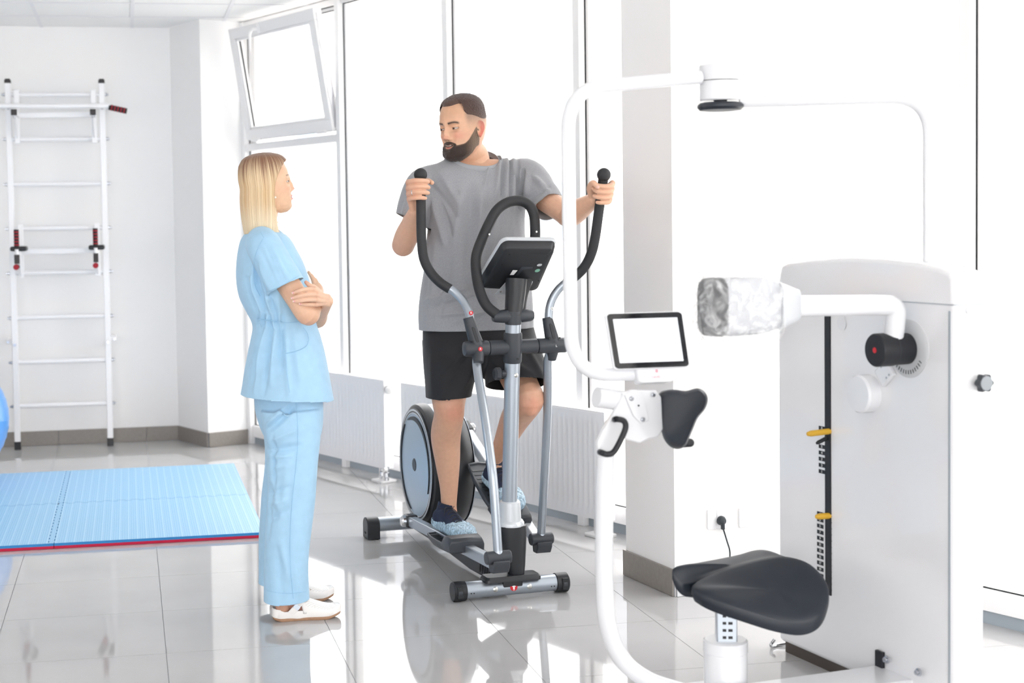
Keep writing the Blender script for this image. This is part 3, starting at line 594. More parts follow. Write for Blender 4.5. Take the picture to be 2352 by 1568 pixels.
# swing arm pivot
pv = pz(1.005)
mb = MB(); mb.lathe([(.034, -.062), (.0365, -.055), (.0375, 0), (.0365, .05), (.034, .058)], pv, pu, n=32); mb.cyl(pv-EX*.10, pv+EX*.10, .029, n=28); piv = part('pivot_hub', mb, DPL, el)
for z, y in ((.04, -.036), (-.045, -.036)):
    mb = MB(); mb.cyl(pv+UZ*z+EY*y*.98+EX*.008, pv+UZ*z+EY*(y-.0012)+EX*.008, .004, n=10); part('screw_hole', mb, GASK, piv)
def joint_drum(c, ax, nm):
    return c
for s, sx, upper, foam, lower in (
        (-1, -.145, [(1081, 748, -.055), (1078, 722, -.045), (1066, 694, -.02), (1046, 672, .005), (1028, 659, .02)], [(1034, 664, .015), (1010, 648, .035), (988, 624, .055), (973, 592, .07), (968, 545, .08), (967, 480, .09), (966, 408, .1)], [(1095, 838, -.075), (1101, 880, -.13), (1113, 950, -.22), (1124, 1030, -.28), (1134, 1120, -.32), (1144, 1270, -.335)]),
        (1, .172, [(1261, 748, -.055), (1261, 715, -.055), (1268, 688, -.06), (1283, 664, -.07), (1304, 645, -.085)], [(1299, 650, -.08), (1322, 634, -.095), (1343, 612, -.12), (1358, 582, -.145), (1367, 545, -.165), (1376, 480, -.20), (1386, 408, -.25)], [(1258, 828, -.03), (1258, 880, .0), (1257, 960, .05), (1253, 1050, .10), (1248, 1140, .15), (1243, 1228, .18)])):
    base = pv+EX*(sx-.0)
    u = [ey_(*q) for q in upper]; f_ = [ey_(*q) for q in foam]; lw = [ey_(*q) for q in lower]
    arm = part('swing_arm', MB().tube(spline([base+(lw[0]-base)*.5]+lw, 6), .0172, n=18), SIL, el)
    part('upper_tube', MB().tube(spline([base, base*.5+u[0]*.5]+u, 6), .0165, n=18), SIL, arm)
    part('foam_grip', MB().tube(spline(f_, 8), [(.0185)]*3+[.0192]*43 if False else .0192, n=20), FOAM, arm)
    part('grip_ball', MB().ell(f_[-1]+unit(f_[-1]-f_[-2])*.012, (.0265, .0265, .0265), nu=28, nv=18), FOAM, arm)
    mb = MB(); e0 = pv+EX*(s*.103); e1 = pv+EX*(sx+s*.056)
    mb.lathe([(.029, 0), (.0305, .003), (.0305, abs((e1-e0) @ EX)-.008), (.027, abs((e1-e0) @ EX)), (.0005, abs((e1-e0) @ EX)+.003)], e0, EX*s, n=28); part('pivot_sleeve', mb, DPL, arm)
    d1 = unit(u[0]-base); d2 = unit(lw[1]-base)
    mb = MB(); ln = np.linalg.norm(u[0]-base); mb.tube([base+d1*.01, base+d1*.03, base+d1*(ln*.6+.03), base+d1*(ln+.035)], [.030, .0275, .0235, .0200], n=24); so = part('upper_socket', mb, DPL, arm)
    mb = MB(); mb.prism(rrect(.014, .062, .006), base+d1*.058-EY*.0245, EX, d1, -EY*.004); part('inset', mb, BPL, so, bev=.001)
    mb = MB(); mb.tube([base+d2*.008, base+d2*.03, base+d2*.06], [.026, .0235, .0195], n=24); part('lower_socket', mb, DPL, arm)
    for dx in (-.02, .024):
        mb = MB(); mb.cyl(base+d1*.031-EY*.022+EX*dx, base+d1*.031-EY*.0265+EX*dx, .0036, n=10); part('screw_hole', mb, GASK, so)
    # letters
    lp = base-EY*.0305+EX*.0
    up_ = ey_(1078.5 if s < 0 else 1264.5, 718 if s < 0 else 708, -.045 if s < 0 else -.055)-EY*.018
    for q, c_ in ((lp, 0), (up_, 1)):
        lb = MB().cyl(q, q-EY*.0012, .0088 if s < 0 else .007, n=22)
        o = part('round_label', lb, REDL if s < 0 else (DPL if not c_ else WHL), arm, label='round red label' if s < 0 else 'round label')
        text_mesh('lettering', 'R' if s < 0 else 'L', .013, q-EY*.0016, EX, UZ, WHL if (s < 0 or not c_) else BPL, arm)
    # front joint at the foot of the arm
    jc = lw[-1]-UZ*.012
    part('ferrule', MB().tube([lw[-1]+UZ*.012, lw[-1]-UZ*.008, lw[-1]-UZ*.012], [.0165, .021, .017], n=18), SIL, arm)
    jb = part('joint_drum', MB().lathe([(.0005, 0), (.022, 0), (.025, .004), (.025, .094), (.022, .098), (.0005, .098)], jc-EX*.049-UZ*.004, EX, n=26), DPL, arm)
    mb = MB(); mb.prism([(-.03, -.012), (.028, -.012), (.034, -.03), (.026, -.062), (-.012, -.062), (-.03, -.035)], jc-EX*.028, EY, UZ, EX*.066); part('joint_block', mb, DPL, jb, bev=.004)
    # pedal arm
    pin = E_(-.145, .90, .15) if s < 0 else E_(.128, .914, .55)
    jf = jc+EY*.02-UZ*.034; v = unit(pin-jf); side = unit(np.cross(v, UZ)); up_v = np.cross(side, v)
    mb = MB(); mb.box((jf+pin)/2, v*np.linalg.norm(pin-jf)/2, side*.019, up_v*.0215); pa = part('pedal_arm', mb, SIL if s < 0 else SILP, el, bev=.004)
    mb = MB(); mb.box(pin, v*.035, side*.026, up_v*.028); jn = part('rear_joint', mb, BPL, pa, bev=.008, segs=3)
    mb = MB(); mb.lathe([(.0005, 0), (.02, 0), (.026, .006), (.026, .03), (.022, .034)], pin+side*s*-.0-EX*.045*(1 if s < 0 else -1), EX*(1 if s < 0 else -1), n=24); part('bearing_cap', mb, CHR, pa)
    # pedal: plate, raised toe cup
    yc = .205 if s < 0 else .47
    tt = ((S0+EY*yc-jf) @ EY)/(v @ EY); pc_ = jf+v*tt+up_v*(-.016 if s < 0 else -.004)
    fwd = -v; rt = np.cross(fwd, up_v)
    if rt @ EX > 0: rt = rt
    def PP(a, b, c): return pc_+v*a+EX*b+up_v*c
    cx_ = -.012 if s < 0 else -.062
    out = [(.225, -.045), (.235, 0), (.225, .045), (.12, .062), (0, .066), (-.12, .062), (-.165, .058), (-.165, -.058), (-.12, -.062), (0, -.066), (.12, -.062)]
    mb = MB(); mb.rings([[PP(a*k1_, b*k1_+cx_, c) for a, b in out] for k1_, c in ((.86, .0), (.97, .012), (1, .026), (.99, .032), (.95, .034), (.93, .027))]); pd_ = part('pedal', mb, DPL, pa, smooth=40)
    rim = []
    for a, h in ((-.205, .052), (-.195, .066), (-.15, .074), (-.108, .066), (-.085, .034)):
        rim.append([PP(a+(.012 if abs(b) > .05 else 0), b*1.12+cx_, c) for b, c in ((-.064, .012), (-.066, h*.75), (-.058, h), (0, h+.003), (.058, h), (.066, h*.75), (.064, .012))])
    mb = MB(); mb.rings(rim[::-1] if s else rim); part('toe_cup', mb, DPL, pd_, smooth=40, bev=.003)
    mb = MB()
    for q in range(9): mb.box(PP(-.05+q*.028, cx_, .0275), v*.004, EX*.045, up_v*.0012)
    part('tread_ribs', mb, BPL, pd_, smooth=0, kind='stuff')
# wheel housing
hc = lambda l: E_(l, 1.01, .385)
def disc(mb, prof, l0): return mb.lathe(prof, hc(0), EX, n=72)
mb = MB(); disc(mb, [(.235, -.080), (.262, -.076), (.272, -.062), (.275, -.035), (.275, .01), (.27, .02), (.24, .03)], 0); hs = part('wheel_housing', mb, PALE, el)
mb = MB(); disc(mb, [(.2655, -.0785), (.276, -.072), (.281, -.05), (.281, -.030), (.2755, -.026), (.272, -.06)], 0); part('black_rim', mb, BPL, hs)
mb = MB(); disc(mb, [(.0005, -.090), (.10, -.0895), (.20, -.087), (.236, -.083), (.236, -.078)], 0); fc = part('side_disc', mb, PALE, hs, label='pale blue silver side disc')
for r0_, r1_, m_, nm in ((.236, .241, SILP, 'silver_ring'), (.241, .247, BPL, 'black_ring'), (.247, .2565, SILP, 'silver_ring'), (.2565, .2595, BPL, 'black_ring')):
    mb = MB(); disc(mb, [(r0_, -.080), (r0_, -.0865), (r1_, -.0855), (r1_, -.079)], 0); part(nm, mb, m_, hs)
def crescent(a0, a1, r, wmax, m_, nm, flip=1):       # curved dark stripe on the disc
    pts = []; n_ = 40
    for k in range(n_+1):
        t = k/n_; a = math.radians(a0+(a1-a0)*t); w = wmax*math.sin(PI*min(1, t*1.0)**.6)*(1 if t < 1 else 0)+.0006
        pts.append((a, r, r-w))
    o_ = [hc(0)+EX*-.0905+EY*rr*math.cos(a)+UZ*rr*math.sin(a) for a, rr, _ in pts]; i_ = [hc(0)+EX*-.0905+EY*rr*math.cos(a)+UZ*rr*math.sin(a) for a, _, rr in pts]
    b_ = [p+EX*.006 for p in o_]; c_ = [p+EX*.006 for p in i_]
    mb = MB(); mb.rings([[o_[k], i_[k], c_[k], b_[k]] for k in range(len(o_))]); part(nm, mb, m_, hs, smooth=30)
crescent(62, 208, .222, .019, BPL, 'dark_stripe'); crescent(-20, 90, .0, .0, BPL, 'x') if False else None
crescent(100, 205, .222, .02, BPL, 'dark_stripe') if False else None
crescent(48, -72, .228, .010, BPL, 'dark_stripe')
mb = MB(); mb.lathe([(.0005, -.0935), (.026, -.093), (.030, -.090), (.030, -.086)], hc(0), EX, n=32); part('hub_cap', mb, DPL, hs)
mb = MB(); mb.lathe([(.262, .008), (.276, .016), (.283, .05), (.275, .08), (.262, .098), (.20, .108), (.0005, .110)], E_(0, .975, .378), EX, n=64); part('right_cover', mb, BPL, hs)
mb = MB(); mb.lathe([(.252, .1045), (.262, .104), (.262, .107), (.252, .1075)], E_(0, .975, .375), EX, n=64); part('silver_trim', mb, SIL, hs)
# hub of the fixed bar, console mast
ph = pz(1.128)
mb = MB(); mb.lathe([(.0325, -.032), (.033, -.02), (.033, .0), (.033, .02)], ph, pu, n=28); mb.tube([ph-EX*.085, ph-EX*.075, ph-EX*.03, ph+EX*.03, ph+EX*.072, ph+EX*.082], [.019, .023, .027, .027, .0235, .018], n=24); part('bar_hub', mb, DPL, el)
m0 = ph-UZ*.002; m1 = ey_(1186, 652, -.055)
mb = MB(); mb.tube([m0, m0+(m1-m0)*.3, m0+(m1-m0)*.8, m1+UZ*.02], [.034, .037, .040, .043], n=28); part('console_mast', mb, BPL, el)
loop = [(1141, 722, -.08), (1118, 702, -.06), (1102, 668, -.03), (1094, 625, -.005), (1094, 588, .005), (1106, 552, .01), (1124, 512, .015), (1142, 482, .02), (1166, 465, .02), (1192, 461, .02), (1214, 470, .02), (1226, 492, .015), (1229, 525, .01), (1228, 560, .005), (1222, 600, -.005), (1212, 640, -.02), (1200, 680, -.04), (1195, 715, -.07)]
mb = MB(); mb.tube(spline([ey_(*q) for q in loop], 6), .0205, n=20); part('handlebar_loop', mb, FOAM, el)
for q in ((1120, 538, .012), (1228, 532, .008)):
    mb = MB(); c_ = ey_(*q); mb.cyl(c_-EY*.018, c_-EY*.0215, .004, n=10); part('screw', mb, SCR, el)
# console
TLc, TRc, BRc, BLc = ey_(1155, 552, -.15), ey_(1278, 553, -.15), ey_(1232, 660, .05), ey_(1094, 652, .06)
cn = unit(np.cross(TRc-TLc, TLc-BLc)); cn = cn if cn @ EY > 0 else -cn
def cpt(u, v, o): return ((1-u)*(1-v)*BLc+u*(1-v)*BRc+u*v*TRc+(1-u)*v*TLc)+cn*o
ol = [(x+.5, y+.5) for x, y in rrect(1, 1, .10)]
def sc(k, kv=None, dv=0): kv = kv or k; return [(.5+(u-.5)*k, .5+(v-.5)*kv+dv) for u, v in ol]
mb = MB(); mb.rings([[cpt(u, v, o) for u, v in sc(k)] for k, o in ((1.0, .0), (1.035, .004), (1.035, .012), (1.0, .018))]); co = part('console', mb, SILP, el, label='white rimmed console seen from behind')
mb = MB(); mb.rings([[cpt(u, v, o) for u, v in sc(k, kv)] for k, kv, o in ((1.0, 1.0, .003), (.985, .985, -.012), (.92, .9, -.030), (.80, .74, -.036))]); part('console_back', mb, BPL, co, smooth=30, bev=.003)
mb = MB(); mb.rings([[cpt(u, v, o) for u, v in sc(k)] for k, o in ((.9, .0185), (.9, .0195))]); part('console_screen', mb, GASK, co, smooth=0)
cu, cv = unit(TRc-TLc), unit(TLc-BLc); bo = -.0365
def sticker(u, v, w, h, m_, nm, rr=.001):
    mb = MB(); mb.prism(rrect(w, h, rr, 4), cpt(u, v, bo), cu, cv, -cn*.0008); part(nm, mb, m_, co, smooth=0)
sticker(.42, .46, .026, .03, WHL, 'white_sticker'); sticker(.80, .52, .020, .020, mat('green_sticker', '#7fb5a0', .4), 'round_sticker', .0095); sticker(.79, .64, .020, .015, mat('grey_sticker', '#b8bcc0', .4), 'round_sticker', .007)
sticker(.58, .5, .05, .055, DPL, 'battery_cover', .003)
for u, v in ((.12, .3), (.13, .62), (.16, .85), (.5, .84), (.85, .85), (.9, .3), (.35, .33), (.62, .27)):
    mb = MB(); mb.cyl(cpt(u, v, bo+.004), cpt(u, v, bo-.0015), .0035, n=10); part('screw_hole', mb, GASK, co)
mb = MB(); mb.prism([(-.070, -.03), (.066, -.03), (.056, .052), (-.056, .052)], cpt(.56, .10, bo-.002), cu, cv, -cn*.003); br_ = part('bracket_plate', mb, SILP, co, smooth=0, bev=.001)
for a, b in ((-.055, -.01), (.051, -.01), (-.048, .042), (.046, .042)):
    mb = MB(); mb.lathe([(.0005, 0), (.0045, 0), (.0045, .002), (.0005, .003)], cpt(.56, .10, bo-.005)+cu*a+cv*b, -cn, n=12); part('screw', mb, SCR, br_)
# ================================================================ TRAINING MACHINE ON THE RIGHT
GL = mat('gloss_white', '#e3e4e7', .12, coat=.4); PAN = mat('cabinet_white', '#e8e8ea', .1, coat=.5); VIN = mat('black_vinyl', '#131b26', .42, bump=.15, bscale=700, bdist=.0006); YEL = mat('yellow_grip', '#d0a22c', .4); BLKM = mat('black_matte', '#16181e', .5); STL = mat('steel_tube', '#bcc3ca', .3, .8)
tm = thing('training_machine', 'large white seated training machine with black saddle, cabinet and tablet, right foreground', 'exercise machine', mc(2.6, 4.0, 0))
FM = 2.97
def fc_(x, y, m_=FM): return onp(x, y, M*m_, M)
def cc(x, y, c=4.0): return onp(x, y, C*c, C)
# cabinet
top = [(4.437, 1.300), (4.425, 1.335), (4.38, 1.345), (4.2, 1.360), (4.044, 1.368), (3.9, 1.367), (3.728, 1.359), (3.62, 1.345), (3.575, 1.335), (3.556, 1.315)]
poly = [(4.445, .035)]+[(4.445, 1.27)]+top+[(3.553, 1.28), (3.553, .035)]
mb = MB(); mb.prism(poly, M*FM, C, UZ, M*.112); cab = part('cabinet', mb, PAN, tm, bev=.016, segs=4, smooth=30)
mb = MB(); mb.box(mc(FM+.056, 4.0, .02), M*.045, C*.42, UZ*.02); part('shadow_plinth', mb, mat('gap_shadow_brown', '#4a423c', .5), tm, smooth=0)  # added recessed block, its dark brown standing in for the gap shadow
mb = MB(); mb.box(mc(FM-.001, 3.78, 1.238), M*.0013, C*.225, UZ*.0012); mb.box(mc(FM+.05, 3.5525, 1.238), M*.05, C*.0013, UZ*.0012); part('panel_seam', mb, ALU, cab, smooth=0)
mb = MB(); mb.box(mc(FM-.0008, 3.572, .63), M*.0014, C*.0035, UZ*.59); part('edge_seam', mb, ALU, cab, smooth=0)
ft = mc(FM+.03, 4.47, 0); mb = MB(); mb.tube(spline([ft+UZ*.03-M*.03, ft+UZ*.012-M*.045, ft+UZ*.006-M*.01+C*.015, ft+UZ*.012+M*.05], 6), .006, n=10); part('chrome_foot', mb, CHR, tm)
# weight selector
def fz(y, x=1903): return fc_(x, y)[2]
zt, zb = fz(720), fz(1365)
mb = MB(); mb.box(mc(FM-.001, 4.155, (zt+zb)/2), M*.003, C*.0145, UZ*(zt-zb)/2); sl_ = part('weight_slot', mb, BLKM, cab, smooth=0)
tags = [(1888.5, 983, '8')]+[(1888.5, 1025.5+14.3*i, str(5-i)) for i in range(5)]+[(1884.5, 1179.5+14.13*i, str(1+2*i)) for i in range(13)]
TAGM = mat('tag_black', '#17181c', .4)
for x, y, s_ in tags:
    q = fc_(x, y); q = mc(FM, q @ C, q[2]); w = .0175 if y < 1100 else .017
    mb = MB(); mb.box(q-M*.0007, M*.0007, C*w, UZ*.0062); t_ = part('number_tag', mb, TAGM, cab, smooth=0)
    text_mesh('number', s_, .0125, q-M*.0016, -C*1.0, UZ, WHL, cab)
tk = MB()
for i in range(13):
    q = fc_(1911, 1186+14.13*i); q = mc(FM, q @ C+.006, q[2]); tk.box(q-M*.0005, M*.0005, C*.006, UZ*.0008)
part('tick_marks', tk, TAGM, cab, smooth=0, kind='stuff')
def pin(x0, y0, x1, y1, r, m_, nm):
    b = fc_(x1, y1); e = onp(x0, y0, C*(b @ C), C); mb = MB(); mb.tube([b, b+(e-b)*.9, e], [r, r, r*.75], n=18); mb.ell(e, (r*.76,)*3, nu=14, nv=8); part(nm, mb, m_, cab)
pin(1857, 996, 1906, 990, .0098, YEL, 'weight_pin'); pin(1877, 1186, 1906, 1184, .0100, YEL, 'weight_pin'); pin(1877, 1017, 1902, 1004, .0065, BLKM, 'locking_lever')
# bolts and small cover
q = fc_(1935, 742); mb = MB(); mb.lathe([(.0005, .004), (.02, .003), (.0235, 0)], q-M*.004, M, n=28); part('round_cover', mb, GL, cab)
q = mc(FM+.05, 3.553, 1.222); mb = MB(); mb.lathe([(.011, 0), (.011, .006), (.006, .008), (.0005, .008)], q, -C, n=12); part('side_bolt', mb, GL, cab)
kn = onp(2266, 880, C*3.515, C)
mb = MB(); mb.cyl(kn, kn+C*.045, .009, n=12); mb.rings([[kn+(M*math.cos(t)+UZ*math.sin(t))*(.0255+.003*math.cos(6*t))*k_+C*o for t in np.arange(48)*2*PI/48] for o, k_ in ((.022, .7), (.018, 1), (.002, 1), (-.001, .93))]); part('star_knob', mb, DPL, cab)
mb = MB(); mb.cyl(kn-C*.0012, kn-C*.002, .021, n=28); part('knob_face', mb, mat('knob_grey', '#8e9499', .4), cab)
# pivot hub with dial
hb = fc_(2088, 800); hb = mc(FM, hb @ C, hb[2])
DIAL = mat('dial_grey', '#c4c6c8', .35)
mb = MB(); mb.lathe([(.088, 0), (.088, .004), (.080, .008), (.050, .008)], hb, -M, n=56); dl = part('dial_plate', mb, DIAL, cab)
tk = MB()
for i in range(26):
    a = math.radians(-150+i*9); u = C*math.cos(a)+UZ*math.sin(a); w_ = np.cross(M, u); tk.box(hb-M*.0085+u*.071, M*.0004, u*.006, w_*.0014)
part('dial_marks', tk, TAGM, cab, smooth=0, kind='stuff')
mb = MB(); mb.lathe([(.047, 0), (.048, .06), (.050, .062), (.050, .115), (.047, .119), (.0005, .119)], hb-M*.005, -M, n=44); hub = part('hub', mb, BLKM, tm)
mb = MB(); mb.cyl(hb-M*.1238, hb-M*.125, .0085, n=20); part('red_dot', mb, REDL, hub)
kc = fc_(1997, 903); kc = mc(FM, kc @ C, kc[2])
mb = MB(); mb.lathe([(.060, 0), (.060, .038), (.055, .045), (.0005, .046)], kc, -M, n=48); wk = part('round_cap', mb, GL, cab)
dv_ = unit(hb-kc); mb = MB(); mb.box((kc+dv_*.045+hb-dv_*.06)/2-M*.008, dv_*.035, np.cross(dv_, M)*.030, M*.008); part('link_plate', mb, GL, cab, bev=.004)
for i in range(2):
    for j in (-1, 1):
        p_ = (kc+hb)/2+dv_*(-.004+.016*i)-M*.0165+np.cross(dv_, M)*.020*j; mb = MB(); mb.cyl(p_, p_-M*.001, .0035, n=10); part('rivet_hole', mb, ALU, cab)
# lever arm with wrapped pad
ac = hb @ C; z_a = fc_(2040, 702, 2.86)[2]
pth = bendpath([mc(2.908, ac+.0, hb[2]+.015), mc(2.908, ac-.010, hb[2]+.065), mc(2.908, ac-.02, z_a), cc(1812, 703, ac+.02)], [.02, .065], 10)
mb = MB(); mb.tube(pth, [.031]*(len(pth)), n=28); arm = part('lever_arm', mb, GL, tm)
pe = pth[-1]; mA = pe @ M; cA = pe @ C; zA = pe[2]
mb = MB(); mb.rings([[mc(mA+dm, cA+b*w, zA+a*h+.004) for a, b in rrect(2, 2, .35, 3)] for dm, h, w in ((.018, .045, .036), (-.0, .050, .045), (-.045, .066, .050), (-.055, .068, .053))][::-1]); part('pad_holder', mb, mat('holder_grey', '#bcbfc3', .2), arm, smooth=30)
mb = MB(); mb.rings([[mc(mA-.055-dm, cA+b*w, zA+a*h+.006) for a, b in rrect(2, 2, .5, 4)] for dm, h, w in ((0, .068, .045), (.05, .082, .050), (.165, .084, .052), (.185, .078, .048))][::-1]); pad = part('chest_pad', mb, mat('pad_grey_white', '#b9bbc0', .5), arm, smooth=40)
mb = MB(); mb.rings([[mc(mA-.055-dm, cA+b*w, zA+a*h+.006) for a, b in rrect(2, 2, .5, 4)] for dm, h, w in ((.178, .080, .049), (.186, .084, .053), (.214, .082, .052), (.226, .074, .042))][::-1]); part('pad_cushion', mb, mat('pad_charcoal', '#2a2a2e', .6, bump=.5, bscale=60, bdist=.004), pad, smooth=40)
def film_mat():
    m = bpy.data.materials.new('clear_film'); m.use_nodes = True; nt = m.node_tree; nt.nodes.clear()
    o = nt.nodes.new('ShaderNodeOutputMaterial'); t = nt.nodes.new('ShaderNodeBsdfTransparent'); g = nt.nodes.new('ShaderNodeBsdfPrincipled'); mx = nt.nodes.new('ShaderNodeMixShader')
    g.inputs['Base Color'].default_value = (.95, .96, .97, 1); g.inputs['Roughness'].default_value = .15
    tc = nt.nodes.new('ShaderNodeTexCoord'); nz = nt.nodes.new('ShaderNodeTexNoise'); nz.inputs['Scale'].default_value = 26; nz.inputs['Detail'].default_value = 4; nz.inputs['Distortion'].default_value = 1.2
    nt.links.new(tc.outputs['Object'], nz.inputs[0]); mr = nt.nodes.new('ShaderNodeMapRange'); mr.inputs[1].default_value = .38; mr.inputs[2].default_value = .72; mr.inputs[3].default_value = .10; mr.inputs[4].default_value = .55
    nt.links.new(nz.outputs[0], mr.inputs[0]); nt.links.new(mr.outputs[0], mx.inputs[0]); nt.links.new(t.outputs[0], mx.inputs[1]); nt.links.new(g.outputs[0], mx.inputs[2]); nt.links.new(mx.outputs[0], o.inputs[0])
    bp = nt.nodes.new('ShaderNodeBump'); bp.inputs['Strength'].default_value = .9; bp.inputs['Distance'].default_value = .006; nt.links.new(nz.outputs[0], bp.inputs['Height']); nt.links.new(bp.outputs[0], g.inputs['Normal'])
    return m
from mathutils import noise as MN
def crumple(V, amp, sc): return np.array([MN.noise_vector(Vector(v*sc)) for v in V])*amp+np.array([MN.noise_vector(Vector(v*sc*2.7)) for v in V])*amp*.45
mb = MB(); rg = []
for i in range(34):
    t = i/33; dm = -.005+.262*t; k_ = 1 if .12 < t < .93 else (.62+.38*math.sin(PI/2*(t/.12)) if t <= .12 else .72+.28*math.cos(PI/2*(t-.93)/.07))
    pts = []
    for a, b in rrect(2, 2, .6, 8): pts.append(mc(mA-.04-dm, cA+b*.060*k_, zA+a*.094*k_+.004-.012*(a < 0)*(1-t)))
    rg.append(np.array(pts)+crumple(np.array(pts), .0075 if t < .55 else .0035, 16))
mb.rings(rg[::-1], cap=True); part('plastic_wrap', mb, film_mat(), arm, smooth=60)
# overhead gantry, pivot head and arch
g_ = bendpath([cc(1608, 177), cc(1303, 204), cc(1312, 862), cc(1476, 858)], [.135, .135], 12)
mb = MB(); mb.tube(g_, .0205, n=26); part('gantry_tube', mb, GL, tm)
hc_ = mc(2.476, 4.0, 0)
mb = MB(); mb.lathe([(.0005, 1.960), (.060, 1.960), (.0655, 1.954), (.0655, 1.913)][::-1], hc_, UZ, n=48); ph_ = part('pivot_head', mb, GL, tm)
mb = MB(); mb.lathe([(.060, 1.852), (.0635, 1.856), (.0635, 1.9105), (.050, 1.9115)], hc_, UZ, n=48); part('lower_head', mb, GL, ph_)
mb = MB(); mb.lathe([(.020, 1.846), (.020, 1.853)], hc_, UZ, n=20); mb.lathe([(.045, 1.822), (.062, 1.824), (.0695, 1.832), (.0695, 1.839), (.062, 1.846), (.0005, 1.846)], hc_, UZ, n=48); part('head_pad', mb, VIN, ph_)
ar_ = bendpath([mc(2.53, 3.98, 1.853), mc(3.03, 3.73, 1.853), mc(3.03, 3.73, 1.345)], .12, 12)
mb = MB(); mb.tube(ar_, .0225, n=22); part('arch_tube', mb, GL, tm)
# tablet
T4 = [cc(1413, 847, 3.955), cc(1583, 841, 3.955), cc(1565, 716, 4.0), cc(1393, 721, 4.0)]
tn = unit(np.cross(T4[1]-T4[0], T4[3]-T4[0])); tn = tn if tn @ C < 0 else -tn
def tq(u, v, o): return (1-u)*(1-v)*T4[0]+u*(1-v)*T4[1]+u*v*T4[2]+(1-u)*v*T4[3]+tn*o
def tring(ku, kv, o, r=.06): return [tq(.5+x*ku, .5+y*kv, o) for x, y in rrect(1, 1, r, 5)]
fl_ = 1 if np.cross(T4[1]-T4[0], T4[3]-T4[0]) @ tn > 0 else -1
def trings(*a): return [tring(*q) for q in (a if fl_ > 0 else a[::-1])]
mb = MB(); mb.rings(trings((1.0, 1.0, -.016), (1.03, 1.035, -.012), (1.03, 1.035, -.003), (1.01, 1.01, 0))); tb = part('tablet', mb, GL, tm, smooth=30)
mb = MB(); mb.rings(trings((1.0, 1.0, .0001), (.995, .995, .0012))); part('bezel', mb, mat('bezel_glass', '#15161a', .08, spec=.8), tb, smooth=0)
mb = MB(); mb.rings(trings((.86, .80, .0013, .01), (.86, .80, .0018, .01))); part('screen', mb, mat('lit_screen', '#e4e6ea', .12, emit=.28), tb, smooth=0)
T5 = [cc(1466, 880, 3.965), cc(1545, 877, 3.965), cc(1548, 838, 3.975), cc(1459, 841, 3.975)]
def bq(u, v, o): return (1-u)*(1-v)*T5[0]+u*(1-v)*T5[1]+u*v*T5[2]+(1-u)*v*T5[3]+tn*o
rr_ = [[bq(.5+x*k_, .5+y*k_, o) for x, y in rrect(1, 1, .15, 5)] for k_, o in ((.9, -.03), (1, -.025), (1, .002), (.95, .006))]
mb = MB(); mb.rings(rr_ if fl_ > 0 else rr_[::-1]); hd_ = part('tablet_holder', mb, GL, tm, smooth=30)
FAINT = mat('faint_red_print', '#d9a3ad', .5)
text_mesh('lettering', 'DAVID', .0105, bq(.5, .30, .0065), T5[1]-T5[0], T5[3]-T5[0], FAINT, hd_)
mb = MB(); mb.lathe([(.0045, 0), (.0052, 0), (.0052, .0004), (.0045, .0004)], bq(.52, .66, .0062), tn, n=20); mb.box(bq(.52, .62, .0064), unit(T5[1]-T5[0])*.0008, tn*.0002, UZ*.006); part('emblem', mb, FAINT, hd_, smooth=0)
# column with knee pad
col_ = spline([cc(1392, 1030), cc(1390, 1080), cc(1388, 1200), cc(1388, 1330), cc(1397, 1440), cc(1430, 1515), cc(1490, 1562), cc(1570, 1588)], 8)
mb = MB(); mb.tube(col_, .0262, n=26); cl_ = part('column_tube', mb, GL, tm)
mb = MB(); mb.tube([cc(1370, 912, 3.99), cc(1440, 922, 3.99), cc(1512, 932, 3.99)], [.031, .031, .031], n=30); hz_ = part('pad_tube', mb, GL, tm)
pl_ = [(1432, 905), (1452, 896), (1508, 896), (1520, 912), (1524, 985), (1512, 1004), (1490, 1008), (1470, 1018), (1450, 1012), (1425, 1004), (1412, 1030), (1408, 1050), (1374, 1050), (1374, 1015), (1385, 990), (1400, 965), (1418, 935)]
mb = MB(); a_ = [cc(x, y, 3.952) for x, y in pl_]; b_ = [q+C*.02 for q in a_]; mb.rings([a_, b_]); part('bracket', mb, GL, hz_, smooth=30, bev=.004)
b2 = [(1436, 908), (1452, 897), (1475, 902), (1492, 965), (1472, 972), (1455, 955)]
mb = MB(); a_ = [cc(x, y, 3.946) for x, y in b2]; b_ = [q+C*.006 for q in a_]; mb.rings([a_, b_]); part('clamp_plate', mb, GL, hz_, smooth=0, bev=.002)
for x, y in ((1450, 915), (1476, 963), (1500, 906)):
    q = cc(x, y, 3.945); mb = MB(); mb.lathe([(.0065, 0), (.0065, .004), (.004, .006), (.0005, .006)], q, -C, n=16); part('bolt', mb, ZN, hz_)
q = cc(1467, 931, 3.9445); mb = MB(); mb.cyl(q, q-C*.001, .0028, n=10); part('hole', mb, GASK, hz_)
hp = [cc(x, y, 3.915) for x, y in ((1416, 962), (1432, 966), (1437, 980), (1428, 1005), (1411, 1036), (1396, 1043), (1383, 1040))]
mb = MB(); mb.tube([cc(1412, 963, 3.945)]+spline(hp, 6)+[cc(1378, 1038, 3.945)], .0088, n=16); part('release_handle', mb, BLKM, hz_)
